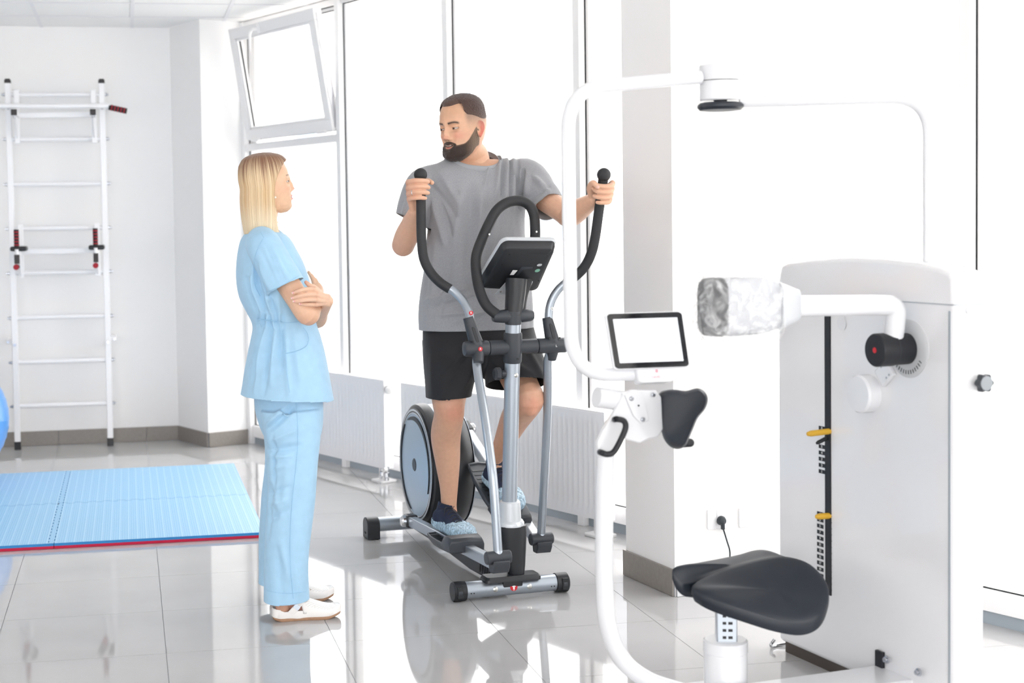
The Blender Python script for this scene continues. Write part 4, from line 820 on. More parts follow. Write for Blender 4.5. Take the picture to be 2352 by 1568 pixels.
# knee pad: lobed cushion
op = [(1512, 906), (1522, 897), (1550, 894), (1575, 897), (1600, 891), (1617, 897), (1626, 915), (1620, 938), (1603, 960), (1592, 985), (1582, 1008), (1574, 1024), (1558, 1031), (1540, 1026), (1525, 1008), (1517, 980), (1511, 950), (1504, 925)]
op = [tuple(q) for q in spline([vec(*q) for q in op], 4, closed=True)]
def padpt(x, y, dm): return onp(x, y, M*(2.262+dm), M)
cxp, cyp = 1556, 950
rg = []
for k_, dm in ((.80, -.022), (.93, -.018), (1.0, -.002), (1.0, .012), (.95, .024), (.86, .031), (.7, .036), (.5, .038), (.3, .037), (.12, .036)):
    ring = []
    for x, y in op:
        X_ = cxp+(x-cxp)*k_; Y_ = cyp+(y-cyp)*k_; val = .010*math.exp(-((X_-1577)/10)**2)*(1 if dm > .015 else .2)*(Y_ < 975)
        ring.append(padpt(X_, Y_, dm*1.0-val))
    rg.append(ring)
nrm_ = np.cross(rg[0][10]-rg[0][0], rg[0][30]-rg[0][0])
mb = MB(); mb.rings(rg if nrm_ @ M > 0 else [r_[::-1] for r_ in rg]); kp = part('knee_pad', mb, VIN, tm, smooth=60)
mb = MB(); q = cc(1577, 1017, 3.96); mb.tube([q-M*.02, q+M*.012], [.013, .013], n=18); mb.ell(q+M*.012, (.013,)*3, nu=16, nv=10); part('pad_knob', mb, BLKM, kp)
# seat
def lobe(out_, cen, zc, th, name, sag=0):
    o = [vec(*q) for q in out_]; o = spline(o, 5, closed=True); c0 = vec(*cen); rg = []
    for k_, dz in ((.55, -th), (.88, -th), (.97, -th*.86), (1.0, -th*.5), (1.0, -th*.12), (.988, -.002), (.96, .0015), (.86, .005), (.7, .007), (.5, .008), (.3, .007), (.12, .006)):
        rg.append([mc(*(c0+(q-c0)*k_+vec(0, 0, dz-sag*4*k_*(1-k_)))) for q in o])
    n_ = np.cross(rg[0][len(o)//4]-rg[0][0], rg[0][len(o)//2]-rg[0][0])
    mb = MB(); mb.rings(rg if n_[2] > 0 else [r_[::-1] for r_ in rg]); return part(name, mb, VIN, tm, smooth=60)
lobe([(2.345, 3.965, .398), (2.42, 3.985, .418), (2.52, 3.99, .437), (2.62, 3.99, .449), (2.69, 3.975, .450), (2.745, 3.935, .430), (2.765, 3.88, .385), (2.735, 3.83, .345), (2.67, 3.785, .312), (2.60, 3.775, .302), (2.52, 3.79, .318), (2.44, 3.83, .345), (2.37, 3.89, .370), (2.34, 3.93, .388)], (2.58, 3.88, .372), 0, .050, 'seat_lobe')
lobe([(2.315, 4.03, .436), (2.40, 4.06, .434), (2.52, 4.10, .430), (2.62, 4.13, .430), (2.69, 4.15, .434), (2.73, 4.14, .432), (2.75, 4.09, .424), (2.73, 4.035, .424), (2.60, 4.015, .416), (2.45, 4.01, .400), (2.37, 4.005, .392), (2.33, 4.01, .40)], (2.55, 4.06, .415), 0, .052, 'seat_lobe')
mb = MB(); mb.box(mc(2.49, 3.975, .338), M*.055, C*.05, UZ*.012); part('seat_plate', mb, GL, tm, bev=.004)
pa_ = unit(M*.9-C*.45); pb_ = unit(np.cross(UZ, pa_)); pc0 = mc(2.475, 3.985, .26)
mb = MB(); mb.box(pc0, pa_*.031, pb_*.031, UZ*.085); sp_ = part('seat_post', mb, STL, tm, bev=.004)
f1 = -pb_ if (-pb_) @ vec(0, 1, 0) < 0 else pb_; f2 = -pa_ if (-pa_) @ vec(0, 1, 0) < 0 else pa_
for i in range(5):
    for dx in (-.008, .010):
        mb = MB(); q = pc0+f1*.0312+pa_*(dx)+UZ*(.052-.022*i); mb.box(q, pa_*(.0055 if dx < 0 else .0065), f1*.0004, UZ*.0042); part('position_number', mb, TAGM, sp_, smooth=0)
    if i in (0, 2, 3, 4):
        mb = MB(); q = pc0+f2*.0312+UZ*(.050-.024*i); mb.cyl(q, q+f2*.0006, .0035, n=12); part('hole', mb, GASK, sp_)
mb = MB(); mb.lathe([(.066, 0), (.066, .165), (.0645, .17), (.0675, .172), (.0675, .206), (.062, .211), (.035, .212)], mc(2.475, 3.99, .0), UZ, n=48); part('post_sleeve', mb, GL, tm)
# base beam and flange
mb = MB(); mb.box(mc(2.56, 3.82, .055), M*.415, C*.085, UZ*.040); part('base_beam', mb, GL, tm, bev=.006)
mb = MB(); mb.box(mc(2.3, 3.99, .03), M*.26, C*.09, UZ*.03); part('base_beam', mb, GL, tm, bev=.006)
mb = MB(); mb.box(mc(FM-.006, 3.885, .115), M*.006, C*.018, UZ*.030); part('black_flange', mb, BLKM, tm, bev=.002)
for x, y in ((2038, 1514), (2111, 1543)):
    q = fc_(x, y, FM-.013); mb = MB(); mb.lathe([(.012, 0), (.012, .005), (.0075, .006), (.0075, .013), (.0005, .014)], q, -M, n=16); part('flange_bolt', mb, ZN, tm)
# ================================================================ FIGURE TOOLS
def union(mb, vox, it=2, fac=.5):                    # voxel union of overlapping closed shapes
    me = mb.mesh('tmp', [], None, 0); ob = link(bpy.data.objects.new('tmp', me))
    r_ = ob.modifiers.new('r', 'REMESH'); r_.mode = 'VOXEL'; r_.voxel_size = vox
    if it: s_ = ob.modifiers.new('s', 'SMOOTH'); s_.iterations = it; s_.factor = fac
    dg = bpy.context.evaluated_depsgraph_get(); m2 = bpy.data.meshes.new_from_object(ob.evaluated_get(dg))
    V = np.empty(len(m2.vertices)*3); m2.vertices.foreach_get('co', V); V = V.reshape(-1, 3)
    Fc = np.empty(len(m2.loops), int); m2.loops.foreach_get('vertex_index', Fc); Fc = Fc.reshape(-1, 4)
    bpy.data.objects.remove(ob); bpy.data.meshes.remove(me); bpy.data.meshes.remove(m2)
    return V, Fc
def vnorm(V, Fc):
    n = np.cross(V[Fc[:, 2]]-V[Fc[:, 0]], V[Fc[:, 3]]-V[Fc[:, 1]]); N_ = np.zeros_like(V)
    for k in range(4): np.add.at(N_, Fc[:, k], n)
    return N_/np.maximum(np.linalg.norm(N_, axis=1, keepdims=True), 1e-12)
def ballring(mb, pts, rad, n=20, up=None):           # tapered tube with round ends
    pts = [np.asarray(p, float) for p in pts]; rad = [(r, r) if np.isscalar(r) else r for r in rad]
    d0 = unit(pts[0]-pts[1]); d1 = unit(pts[-1]-pts[-2]); P_ = []; R_ = []
    for k in (80, 60, 40, 20): a = math.radians(k); P_.append(pts[0]+d0*math.sin(a)*min(rad[0])); R_.append((rad[0][0]*math.cos(a), rad[0][1]*math.cos(a)))
    P_ += pts; R_ += rad
    for k in (20, 40, 60, 80): a = math.radians(k); P_.append(pts[-1]+d1*math.sin(a)*min(rad[-1])); R_.append((rad[-1][0]*math.cos(a), rad[-1][1]*math.cos(a)))
    return mb.tube(P_, R_, n=n, up=up)
def limb(mb, pts, rad, sub=6, n=20, up=None):
    q = spline([np.array(list(p)+list((r, r) if np.isscalar(r) else r)) for p, r in zip(pts, rad)], sub)
    return ballring(mb, [x[:3] for x in q], [(x[3], x[4]) for x in q], n=n, up=up)
def sm(x, a, b):
    t = np.clip((x-a)/(b-a), 0, 1); return t*t*(3-2*t)
def nz3(V, sc, seed=0):
    sc = np.asarray(sc)*np.ones(3); return np.array([MN.noise(Vector(v*sc+seed)) for v in V])
def folds(V, Nn, segs, side=None):                   # ridges (amp > 0) or grooves along segments in the x-z plane
    D_ = np.zeros(len(V)); Q = V[:, [0, 2]]
    for a, b, w, amp in segs:
        a = np.asarray(a)[[0, 2]]; b = np.asarray(b)[[0, 2]]; d = b-a; L = d @ d; t = np.clip((Q-a) @ d/L, 0, 1)
        ds = np.linalg.norm(Q-(a+t[:, None]*d), axis=1); D_ += amp*np.exp(-(ds/w)**2)*(np.sin(PI*np.clip(t*.9+.05, 0, 1))**.5)
    if side is not None: D_ *= side
    D_ = np.clip(D_, -.0155, .02)
    return V+Nn*D_[:, None]
def openings(V, Fc, planes):                         # cut cleanly at planes (point, outward normal, reach)
    cut = np.zeros(len(V), bool)
    for pl_q in planes:
        p, n_, R_ = pl_q[:3]; n_ = unit(n_); d = (V-p) @ n_; m_ = (d > 0) & (np.linalg.norm(V-p-np.outer(d, n_), axis=1) < R_) & (d < 2.6*R_)
        V = V.copy(); V[m_] -= np.outer(d[m_], n_); cut |= m_
    return V, Fc[~cut[Fc].all(axis=1)]
def clean(V, Fc):
    u = np.unique(Fc); mp = -np.ones(len(V), int); mp[u] = np.arange(len(u)); return V[u], mp[Fc], u
def skin_obj(name, V, Fc, m_, parent, col=None, thick=0, label=None, bev=0):
    V, Fc, u = clean(V, np.asarray(Fc))
    inv = ROOTINV[root_of(parent).name]; me = bpy.data.meshes.new(name)
    me.from_pydata((V @ inv[:3, :3].T+inv[:3, 3]).tolist(), [], Fc.tolist()); me.materials.append(m_)
    me.polygons.foreach_set('use_smooth', [True]*len(me.polygons))
    if col is not None:
        c = np.concatenate([col[u], np.ones((len(u), 1))], 1).astype(np.float32); at_ = me.color_attributes.new('Col', 'FLOAT_COLOR', 'POINT'); at_.data.foreach_set('color', c.ravel())
    me.update(); o = part(name, me, None, parent, label=label)
    if thick: s_ = o.modifiers.new('thickness', 'SOLIDIFY'); s_.thickness = thick; s_.offset = -1
    return o
def gridfaces(nr, nc, closed=True, off=0):
    f = []
    for i in range(nr-1):
        for j in range(nc if closed else nc-1): f.append((off+i*nc+j, off+i*nc+(j+1) % nc, off+(i+1)*nc+(j+1) % nc, off+(i+1)*nc+j))
    return f
def C3(h): return np.array(lin(h)[:3])
SKIN = mat('skin', '#d9a88a', .48, attr='Col', sss=.12, var=.04, vscale=60, bump=.12, bscale=350, bdist=.0006)
# ---- head: rings of (z, half width, front, back), then modelled features
HT = np.array([(.1175, .004, -.006, -.020), (.114, .026, .022, -.048), (.106, .043, .045, -.068), (.095, .0575, .062, -.082), (.075, .0695, .078, -.095), (.05, .0755, .0865, -.102), (.025, .0772, .0885, -.104), (0, .0758, .0845, -.100), (-.025, .0722, .0825, -.091), (-.05, .068, .0825, -.076), (-.07, .0625, .083, -.058), (-.088, .053, .083, -.036), (-.102, .041, .080, -.012), (-.112, .028, .072, .010), (-.119, .010, .056, .030)])
def hring(z):
    zz = HT[::-1, 0]; return [np.interp(z, zz, HT[::-1, k]) for k in (1, 2, 3)]
def head_shape(feat, male=True):
    zs = np.concatenate([np.linspace(.1175, .09, 14)[:-1], np.linspace(.09, -.119, 120)]); nc = 190; th = np.arange(nc)*2*PI/nc; V = []
    zt = HT[::-1, 0]
    for z in zs:
        w, yf, yb = hring(z); k_ = max(0, 1)
        yc = -.012 if z > -.05 else -.012+(-.05-z)*.55
        yc = min(max(yc, yb+.004), yf-.004); c, s_ = np.cos(th), np.sin(th)
        ex_ = 2.25-.25*float(sm(np.array(z), .0, .07))
        x = w*np.sign(s_)*np.abs(s_)**(2/ex_); y = yc+np.where(c > 0, (yf-yc), (yc-yb))*np.sign(c)*np.abs(c)**(2/ex_)
        V.append(np.stack([x, y, np.full(nc, z)], 1))
    V = np.concatenate(V); D_ = np.zeros_like(V)
    for (cx, cy, cz), (dx, dy, dz), (sx, sy, sz) in feat:
        for sg in ((1, -1) if cx else (1,)):
            g = np.exp(-((V[:, 0]-cx*sg)/sx)**2-((V[:, 1]-cy)/sy)**2-((V[:, 2]-cz)/sz)**2); D_ += g[:, None]*np.array([dx*sg, dy, dz])
    return V+D_, len(zs), nc
FEAT = [((.031, .085, .002), (0, -.0125, 0), (.0165, .03, .0115)), ((.012, .088, .004), (0, -.004, 0), (.006, .02, .010)), ((.030, .09, .021), (0, .0040, 0), (.021, .03, .0065)), ((0, .09, .018), (0, .002, 0), (.012, .03, .010)),
        ((0, .09, .0), (0, .0095, 0), (.0072, .03, .018)), ((0, .09, -.018), (0, .0145, 0), (.0085, .03, .013)), ((0, .095, -.033), (0, .0205, .0), (.0105, .03, .0085)), ((.0125, .09, -.037), (.001, .009, 0), (.0065, .02, .0060)), ((.0065, .1, -.0435), (0, -.004, .002), (.004, .02, .0028)),
        ((0, .088, -.050), (0, .0015, 0), (.018, .02, .006)), ((0, .088, -.0575), (0, .0062, 0), (.0185, .02, .0042)), ((0, .088, -.0705), (0, .0075, 0), (.0165, .02, .0050)), ((0, .09, -.0640), (0, -.0055, 0), (.0215, .02, .0024)), ((0, .086, -.0805), (0, -.0040, 0), (.017, .02, .0055)), ((0, .083, -.103), (0, .006, -.001), (.020, .02, .012)),
        ((.040, .07, -.026), (.002, .005, 0), (.015, .02, .013)), ((.027, .085, -.045), (0, -.0022, 0), (.006, .02, .012)), ((.070, .045, .035), (-.004, 0, 0), (.02, .03, .025)), ((.026, .084, -.064), (0, -.004, 0), (.006, .02, .005))]
def ear_pts(mb, side, s=1, lean=.50):                # a small modelled ear
    nu, nv = 40, 22; V = []
    for i in range(nv):
        v = i/(nv-1); ph = PI*v
        for j in range(nu):
            t = 2*PI*j/nu; r = math.sin(ph); a, b = math.cos(t), math.sin(t)      # a forward, b up
            w = (.0165+.004*b)*(1 if b > 0 else 1-.25*(-b)); h = .0315
            x = -math.cos(ph)*.0055; ya = r*a*w; zb = r*b*h-(.002 if b < 0 else 0)
            if math.cos(ph) < 0:                     # outer face: rim raised, bowl sunk
                rr = math.hypot(ya/w, zb/h); x += .0035*math.exp(-((rr-.86)/.13)**2)*(1 if not (a > .35 and -.3 < b < .5) else .3)-.0085*math.exp(-((ya-.002)/.0085)**2-((zb+.004)/.011)**2)-.003*math.exp(-((ya+.002)/.009)**2-((zb-.015)/.007)**2)+.002*math.exp(-((ya+.006)/.004)**2-((zb-.004)/.014)**2)
            V.append((x+.004, ya, zb))
    V = np.array(V); ca, sa = math.cos(lean), math.sin(lean)
    X = V[:, 0]*ca-V[:, 1]*sa; Y = V[:, 0]*sa+V[:, 1]*ca; tl_ = .18; Z = V[:, 2]*math.cos(tl_)+Y*math.sin(tl_)*.9; Y = Y*math.cos(tl_)-V[:, 2]*math.sin(tl_)
    V = np.stack([(X+.0765)*side, Y-.014, Z-.012], 1)
    f = gridfaces(nv, nu); f += [tuple(range(nu))[::-1], tuple((nv-1)*nu+k for k in range(nu))]
    if side < 0: f = [q[::-1] for q in f]
    return V, f
class Frame:
    def __init__(s, o, fwd, pitch=0, roll=0, sc=1):   # local x = figure's left, y = forward, z = up
        f = unit(vec(fwd[0], fwd[1], 0)); l = vec(-f[1], f[0], 0); f2 = f*math.cos(pitch)+UZ*math.sin(pitch); u2 = UZ*math.cos(pitch)-f*math.sin(pitch)
        l2 = l*math.cos(roll)+u2*math.sin(roll); u3 = u2*math.cos(roll)-l*math.sin(roll); s.R = np.array([l2, f2, u3]); s.o = np.asarray(o, float); s.k = sc
    def w(s, V): return s.o+s.k*(np.asarray(V) @ s.R)
    def l(s, V): return ((np.asarray(V)-s.o)/s.k) @ s.R.T
def eye(mbw, mbl, FR, sx, look, cols, lidup=.0035, liddn=-.0052, lid=('#2b1a14', '#c48f72', '#dcae90'), inn=0):
    c = vec(sx*.0312, .0675-inn, .0015); R_ = .0122; ll = unit(look); nu, nv = 28, 18
    # eyeball as rings around the gaze, colours by angle
    u = unit(np.cross(ll, UZ)); w_ = np.cross(u, ll); V = []; Cc = []
    for i in range(nv+1):
        a = PI*i/nv*.62
        for j in range(nu):
            t = 2*PI*j/nu; V.append(c+R_*(ll*math.cos(a)+(u*math.cos(t)+w_*math.sin(t))*max(math.sin(a), 1e-4))); Cc.append(C3('#0a0807') if a < .24 else (C3(cols) if a < .56 else (C3('#2a1e18') if a < .62 else C3('#d9d2cc'))))
    mbw.append((FR.w(V), gridfaces(nv+1, nu), np.array(Cc)))
    for up_ in (1, -1):
        V = []; Cc = []; n1, n2 = 26, 10; r2 = R_+.0014
        for i in range(n2):
            for j in range(n1):
                az = math.radians(-96+192*j/(n1-1)); edge = (lidup if up_ > 0 else liddn)*(max(0, math.cos(az*.95))**.6)
                e0 = math.asin(np.clip(edge/r2, -1, 1)); e1 = math.radians(66)*up_; el_ = e0+(e1-e0)*i/(n2-1)
                V.append(c+r2*np.array([math.sin(az)*math.cos(el_), math.cos(az)*math.cos(el_), math.sin(el_)])); Cc.append(C3(lid[0]) if (i == 0) else C3(lid[1]) if i == 1 else C3(lid[2]))
        f = gridfaces(n2, n1, closed=False); f = f if up_ > 0 else [q[::-1] for q in f]
        mbw.append((FR.w(V), [q[::-1] for q in f], np.array(Cc)))
# ---- hands closed round a bar
def grip_hand(mb, O, ax, R_, B_, wrist, k=1, sp=.0225, fr=.0102, bar=.0192, thumb=None, mcp=165, step=1, kn=.021):
    # O bar centre, ax bar direction (towards index finger), R_/B_ cross directions; angles run from mcp in sense step
    def cyl(th, d, h): a = math.radians(th); return O+ax*h+R_*math.cos(a)*d+B_*math.sin(a)*d
    tips = []; hs = [1.5*sp, .5*sp, -.5*sp, -1.46*sp]; ln = [1, 1.06, 1.0, .86]; rr = [fr*1.02, fr*1.03, fr*.98, fr*.88]
    for i in range(4):
        d0 = bar+rr[i]; L = ln[i]; m_ = mcp
        th = [m_, m_+step*32, m_+step*62*1, m_+step*100, m_+step*138*L, m_+step*(172+8*(L-1)*10)*L]
        dd = [d0+kn, d0+kn*.62, d0+.006, d0+.0015, d0+.001, d0+.001]
        hh = [hs[i]*1.0, hs[i], hs[i]+.001, hs[i]+.001, hs[i], hs[i]-.001]
        pts = [cyl(a, d, h) for a, d, h in zip(th, dd, hh)]
        limb(mb, pts, [rr[i]*1.16, rr[i]*1.04, rr[i]*1.06, rr[i]*.97, rr[i]*.96, rr[i]*.82], sub=4, n=16)
        mid = pts[0]*.5+(O+(wrist-O)*.78)*.5-(O-(pts[0]+wrist)/2)*.12
        limb(mb, [pts[0], mid, wrist+ax*(hs[i]*.42)], [rr[i]*1.22, .0135, .017], sub=4, n=16); tips.append(pts)
    if thumb is not None:
        pts = [cyl(*q) for q in thumb]; limb(mb, [wrist*.75+pts[0]*.25]+pts, [.019]+[.0165, .0130, .0118, .0092][:len(pts)], sub=5, n=16); tips.append(pts)
    return tips
# ================================================================ THE MAN ON THE TRAINER
GREY = mat('grey_melange', '#98999d', .85, var=.17, vscale=430, bump=.25, bscale=600, bdist=.0008, sheen=.3)
SHRT = mat('black_shorts', '#17171c', .75, bump=.15, bscale=900, bdist=.0005, sheen=.15)
man = thing('person', 'bearded man in grey T-shirt and black shorts holding the trainer handles', 'person', E_(0, .3, 0))
MX, MF = EX, -EY                                     # his left, his forward
YT = 6.33
def tring_(py, xl, xr, dep, Y=YT, k=0, ax=EX, ay=EY, e=2.3, n=56, inf=0):
    a = at(xl, py, Y); b = at(xr, py, Y); c = (a+b)/2+ay*k; hw = abs((b-a)[0])/2/ax[0]+inf; th = np.arange(n)*2*PI/n
    cs, sn = np.cos(th), np.sin(th); return c+np.outer(np.sign(cs)*np.abs(cs)**(2/e)*hw, ax)+np.outer(np.sign(sn)*np.abs(sn)**(2/e)*(dep+inf), ay)
def fixrings(mb, R, cap=True):                       # rings given from top to bottom or bottom to top, faces out
    R = list(R); n = np.cross(R[0][1]-R[0][0], R[1][0]-R[0][0]); c = R[0].mean(0)
    return mb.rings(R if n @ (R[0][0]-c) > 0 else [r_[::-1] for r_ in R], cap)
def rspline(R, sub=3): return spline(R, sub)
TORSO = [(775, 970, 1224, .150, 0), (757, 966, 1224, .155, 0), (700, 965, 1221, .160, -.005), (640, 973, 1213, .162, -.008), (580, 983, 1205, .155, -.005), (520, 986, 1203, .148, 0), (470, 982, 1206, .142, 0), (435, 974, 1212, .132, .0), (405, 972, 1212, .112, .0), (383, 992, 1196, .092, .005), (366, 1018, 1165, .075, .012), (352, 1043, 1135, .062, .02), (338, 1053, 1118, .055, .025)]
shoR, elbR, wriR = at(990, 428, 6.29), at(926, 563, 6.27), at(953, 486, 6.065)
shoL, elbL, wriL = at(1208, 412, 6.37), at(1307, 496, 6.13), at(1366, 458, 5.935)
# ---- shirt
mb = MB(); fixrings(mb, rspline([tring_(a, b, c, d, k=e) for a, b, c, d, e in TORSO]))
limb(mb, [at(1015, 420, 6.31), at(975, 432, 6.29), at(957, 466, 6.28), at(944, 512, 6.28), at(936, 540, 6.28)], [.085, .082, .076, .068, .060], n=28)
limb(mb, [at(1180, 412, 6.36), at(1212, 410, 6.35), at(1239, 440, 6.29), at(1265, 477, 6.22), at(1278, 497, 6.19)], [.085, .080, .074, .068, .064], n=28)
V, Fc = union(mb, .0055, 5)
Nn = vnorm(V, Fc); X = lambda x, y: at(x, y, 6.25)
fr = 2.5*sm(-(Nn @ EY), -.2, .5)
sg = [(X(1150, 352), X(1136, 455), .009, .006), (X(1168, 352), X(1158, 470), .009, .006), (X(1183, 358), X(1176, 480), .009, .006), (X(1130, 350), X(1112, 430), .010, .004), (X(1159, 352), X(1148, 460), .006, -.005), (X(1175, 356), X(1168, 470), .006, -.005), (X(1192, 365), X(1190, 470), .007, -.006),
      (X(1203, 388), X(1195, 478), .0055, -.016), (X(1212, 400), X(1208, 470), .010, .007), (X(1225, 405), X(1256, 442), .012, .006), (X(1218, 455), X(1258, 430), .008, -.005), (X(1215, 475), X(1250, 465), .009, .005),
      (X(1010, 400), X(1060, 480), .014, .005), (X(985, 420), X(1050, 500), .012, -.005), (X(992, 455), X(1020, 560), .012, .006), (X(1005, 455), X(1040, 545), .010, -.006), (X(1060, 440), X(1035, 600), .018, .006), (X(1082, 430), X(1070, 620), .018, -.006), (X(1105, 440), X(1095, 560), .016, .006),
      (X(1000, 560), X(990, 700), .014, .006), (X(1015, 600), X(1010, 730), .012, -.006), (X(1040, 560), X(1020, 660), .02, -.007), (X(975, 690), X(1075, 655), .010, .006), (X(985, 705), X(1090, 680), .010, -.006), (X(1000, 720), X(1100, 712), .009, .005), (X(1040, 735), X(1140, 700), .012, .005), (X(1060, 640), X(1130, 700), .014, -.005),
      (X(940, 440), X(925, 500), .009, .005), (X(955, 440), X(942, 505), .008, -.005), (X(1140, 480), X(1120, 600), .015, .005)]
V = folds(V, Nn, sg, fr); Nn = vnorm(V, Fc)
wv = nz3(V, (9, 9, 3.2), 3.1)*.006+nz3(V, (24, 24, 8), 8.)*.0030; V = V+Nn*wv[:, None]
def P3(x, y, Y): return at(x, y, Y)
dR = unit(elbR-shoR); dL = unit(elbL-shoL)
V, Fc = openings(V, Fc, [(at(1095, 754, YT), unit(-UZ+MX*.0), .33), (at(943, 505, 6.28), dR, .10, lambda V: V[:, 0] < at(977, 500, 6.28)[0]), (at(1263, 477, 6.22), unit(at(1300, 520, 6.12)-at(1225, 428, 6.33)), .095, lambda V: V[:, 0] > at(1222, 480, 6.3)[0]), (at(1086, 364, 6.33), unit(UZ*.86+MF*.42+MX*.04), .115)])
shirt_col = None
shirt = skin_obj('t_shirt', V, Fc, GREY, man, thick=.0025)
# collar band follows the cut
cp_ = at(1086, 364, 6.33); cn_ = unit(UZ*.86+MF*.42+MX*.04); u_ = unit(MX-cn_*(MX @ cn_)); w_ = np.cross(cn_, u_)
Vu = V[np.unique(Fc)]; rim = Vu[(np.abs((Vu-cp_) @ cn_) < .0008) & (np.linalg.norm(Vu-cp_, axis=1) < .115)]
ang = np.arctan2((rim-cp_) @ w_, (rim-cp_) @ u_); rad_ = np.hypot((rim-cp_) @ w_, (rim-cp_) @ u_)
loop_ = []
for k in range(48):
    t = -PI+2*PI*k/48; dlt = np.abs(np.angle(np.exp(1j*(ang-t)))); r_ = np.median(rad_[dlt < .16]) if (dlt < .16).any() else .07
    loop_.append((t, r_))
rs = np.array([r for _, r in loop_]); rs = (np.roll(rs, 1)+rs*2+np.roll(rs, -1))/4; rs = (np.roll(rs, 1)+rs*2+np.roll(rs, -1))/4
rg = []
for k in range(48):
    t = loop_[k][0]; d_ = u_*math.cos(t)+w_*math.sin(t); c0 = cp_+d_*rs[k]; rg.append([c0+d_*a-cn_*b_ for a, b_ in ((.006, .012), (.0075, .005), (.005, -.006), (-.003, -.013), (-.006, -.0125), (-.001, -.003), (.001, .012))])
mb = MB(); R_ = [np.array([rg[k][j] for k in range(48)]) for j in range(7)]; n0 = 0
for j in range(7):
    mb.v.append(R_[j])
mb.n = 48*7
for j in range(7):
    for k in range(48):
        a, b = j*48, ((j+1) % 7)*48; mb.f.append((a+k, a+(k+1) % 48, b+(k+1) % 48, b+k)); mb.mi.append(0)
part('collar', mb, mat('grey_rib', '#a0a2a6', .85, bump=.2, bscale=800), shirt, smooth=80)
# ---- shorts
mb = MB()
fixrings(mb, rspline([tring_(a, b, c, d, k=e) for a, b, c, d, e in [(735, 976, 1220, .140, 0), (760, 972, 1226, .150, 0), (800, 972, 1234, .155, -.01), (835, 976, 1240, .150, -.01), (862, 990, 1230, .12, -.01)]]))
fixrings(mb, rspline([tring_(a, b, c, d, Y=Y, k=0) for a, b, c, d, Y in [(780, 972, 1100, .13, 6.31), (830, 975, 1098, .125, 6.27), (880, 980, 1084, .115, 6.23), (912, 982, 1077, .108, 6.21), (935, 983, 1075, .105, 6.20)]]))
fixrings(mb, rspline([tring_(a, b, c, d, Y=Y, k=0) for a, b, c, d, Y in [(780, 1100, 1232, .13, 6.29), (820, 1112, 1241, .14, 6.23), (855, 1118, 1247, .135, 6.18), (880, 1119, 1251, .125, 6.14), (905, 1120, 1252, .12, 6.12)]]))
V, Fc = union(mb, .006, 4); Nn = vnorm(V, Fc)
sg = [(X(1090, 780), X(1010, 860), .012, .007), (X(1085, 800), X(1020, 880), .010, -.006), (X(1085, 840), X(1050, 905), .012, .007), (X(990, 800), X(995, 900), .012, .005), (X(1130, 800), X(1215, 850), .012, .007), (X(1120, 830), X(1180, 880), .010, -.006), (X(1200, 780), X(1240, 860), .012, .006)]
V = folds(V, Nn, sg); V = V+vnorm(V, Fc)*(nz3(V, (8, 8, 4), 1.)*.006)[:, None]
V, Fc = openings(V, Fc, [(at(1030, 910, 6.21), -UZ+MX*.03, .13), (at(1185, 881, 6.14), unit(-UZ*.93+MF*.35-MX*.08), .145)])
shorts = skin_obj('shorts', V, Fc, SHRT, man, thick=.003)
# ---- body: torso core, arms, legs
comp = []
def addc(V, Fc, col): comp.append((V, Fc, col))
def skin_tone(V, base='#dcae92', red='#c9806a', spots=()):
    c = np.tile(C3(base), (len(V), 1)); r_ = C3(red)
    for p, s_, k_ in spots: g = k_*np.exp(-(np.linalg.norm(V-p, axis=1)/s_)**2); c = c*(1-g[:, None])+r_*g[:, None]
    return c
mb = MB(); fixrings(mb, rspline([tring_(a, b+16, c-16, d-.022, k=e) for a, b, c, d, e in TORSO[:-2]]))
hipR, kneR, ankR = at(1038, 775, 6.31), at(1031, 935, 6.19), at(1031, 1158, 6.31)
hipL, kneL, ankL = at(1165, 775, 6.30), at(1212, 918, 6.10), at(1137, 1052, 6.49)
limb(mb, [hipR, hipR*.5+kneR*.5, kneR+UZ*.03, kneR-UZ*.03, at(1024, 1000, 6.25), at(1028, 1060, 6.28), at(1031, 1115, 6.30), ankR, ankR-UZ*.04], [.095, .088, .070, .062, .0625, .052, .039, .033, .036], n=28)
ballring(mb, [kneR+MF*.030+UZ*.015, kneR+MF*.030-UZ*.02], [.038, .034], n=20)
limb(mb, [hipL+EY*.03, hipL*.5+kneL*.5+EY*.02-UZ*.02, kneL-(kneL-hipL)*.12, kneL, kneL*.72+ankL*.28+EY*.02, kneL*.5+ankL*.5+EY*.012, kneL*.22+ankL*.78, ankL, ankL-UZ*.03+EY*.01], [.080, .074, .066, .066, .062, .053, .040, .034, .036], n=28)
ballring(mb, [kneL+MF*.028+UZ*.01, kneL+MF*.024-UZ*.03], [.040, .036], n=20)
V, Fc = union(mb, .0045, 4); addc(V, Fc, skin_tone(V, spots=[(kneR+MF*.06-UZ*.01, .05, .55), (kneL+MF*.06-UZ*.02, .05, .5)], base='#cb9f84'))
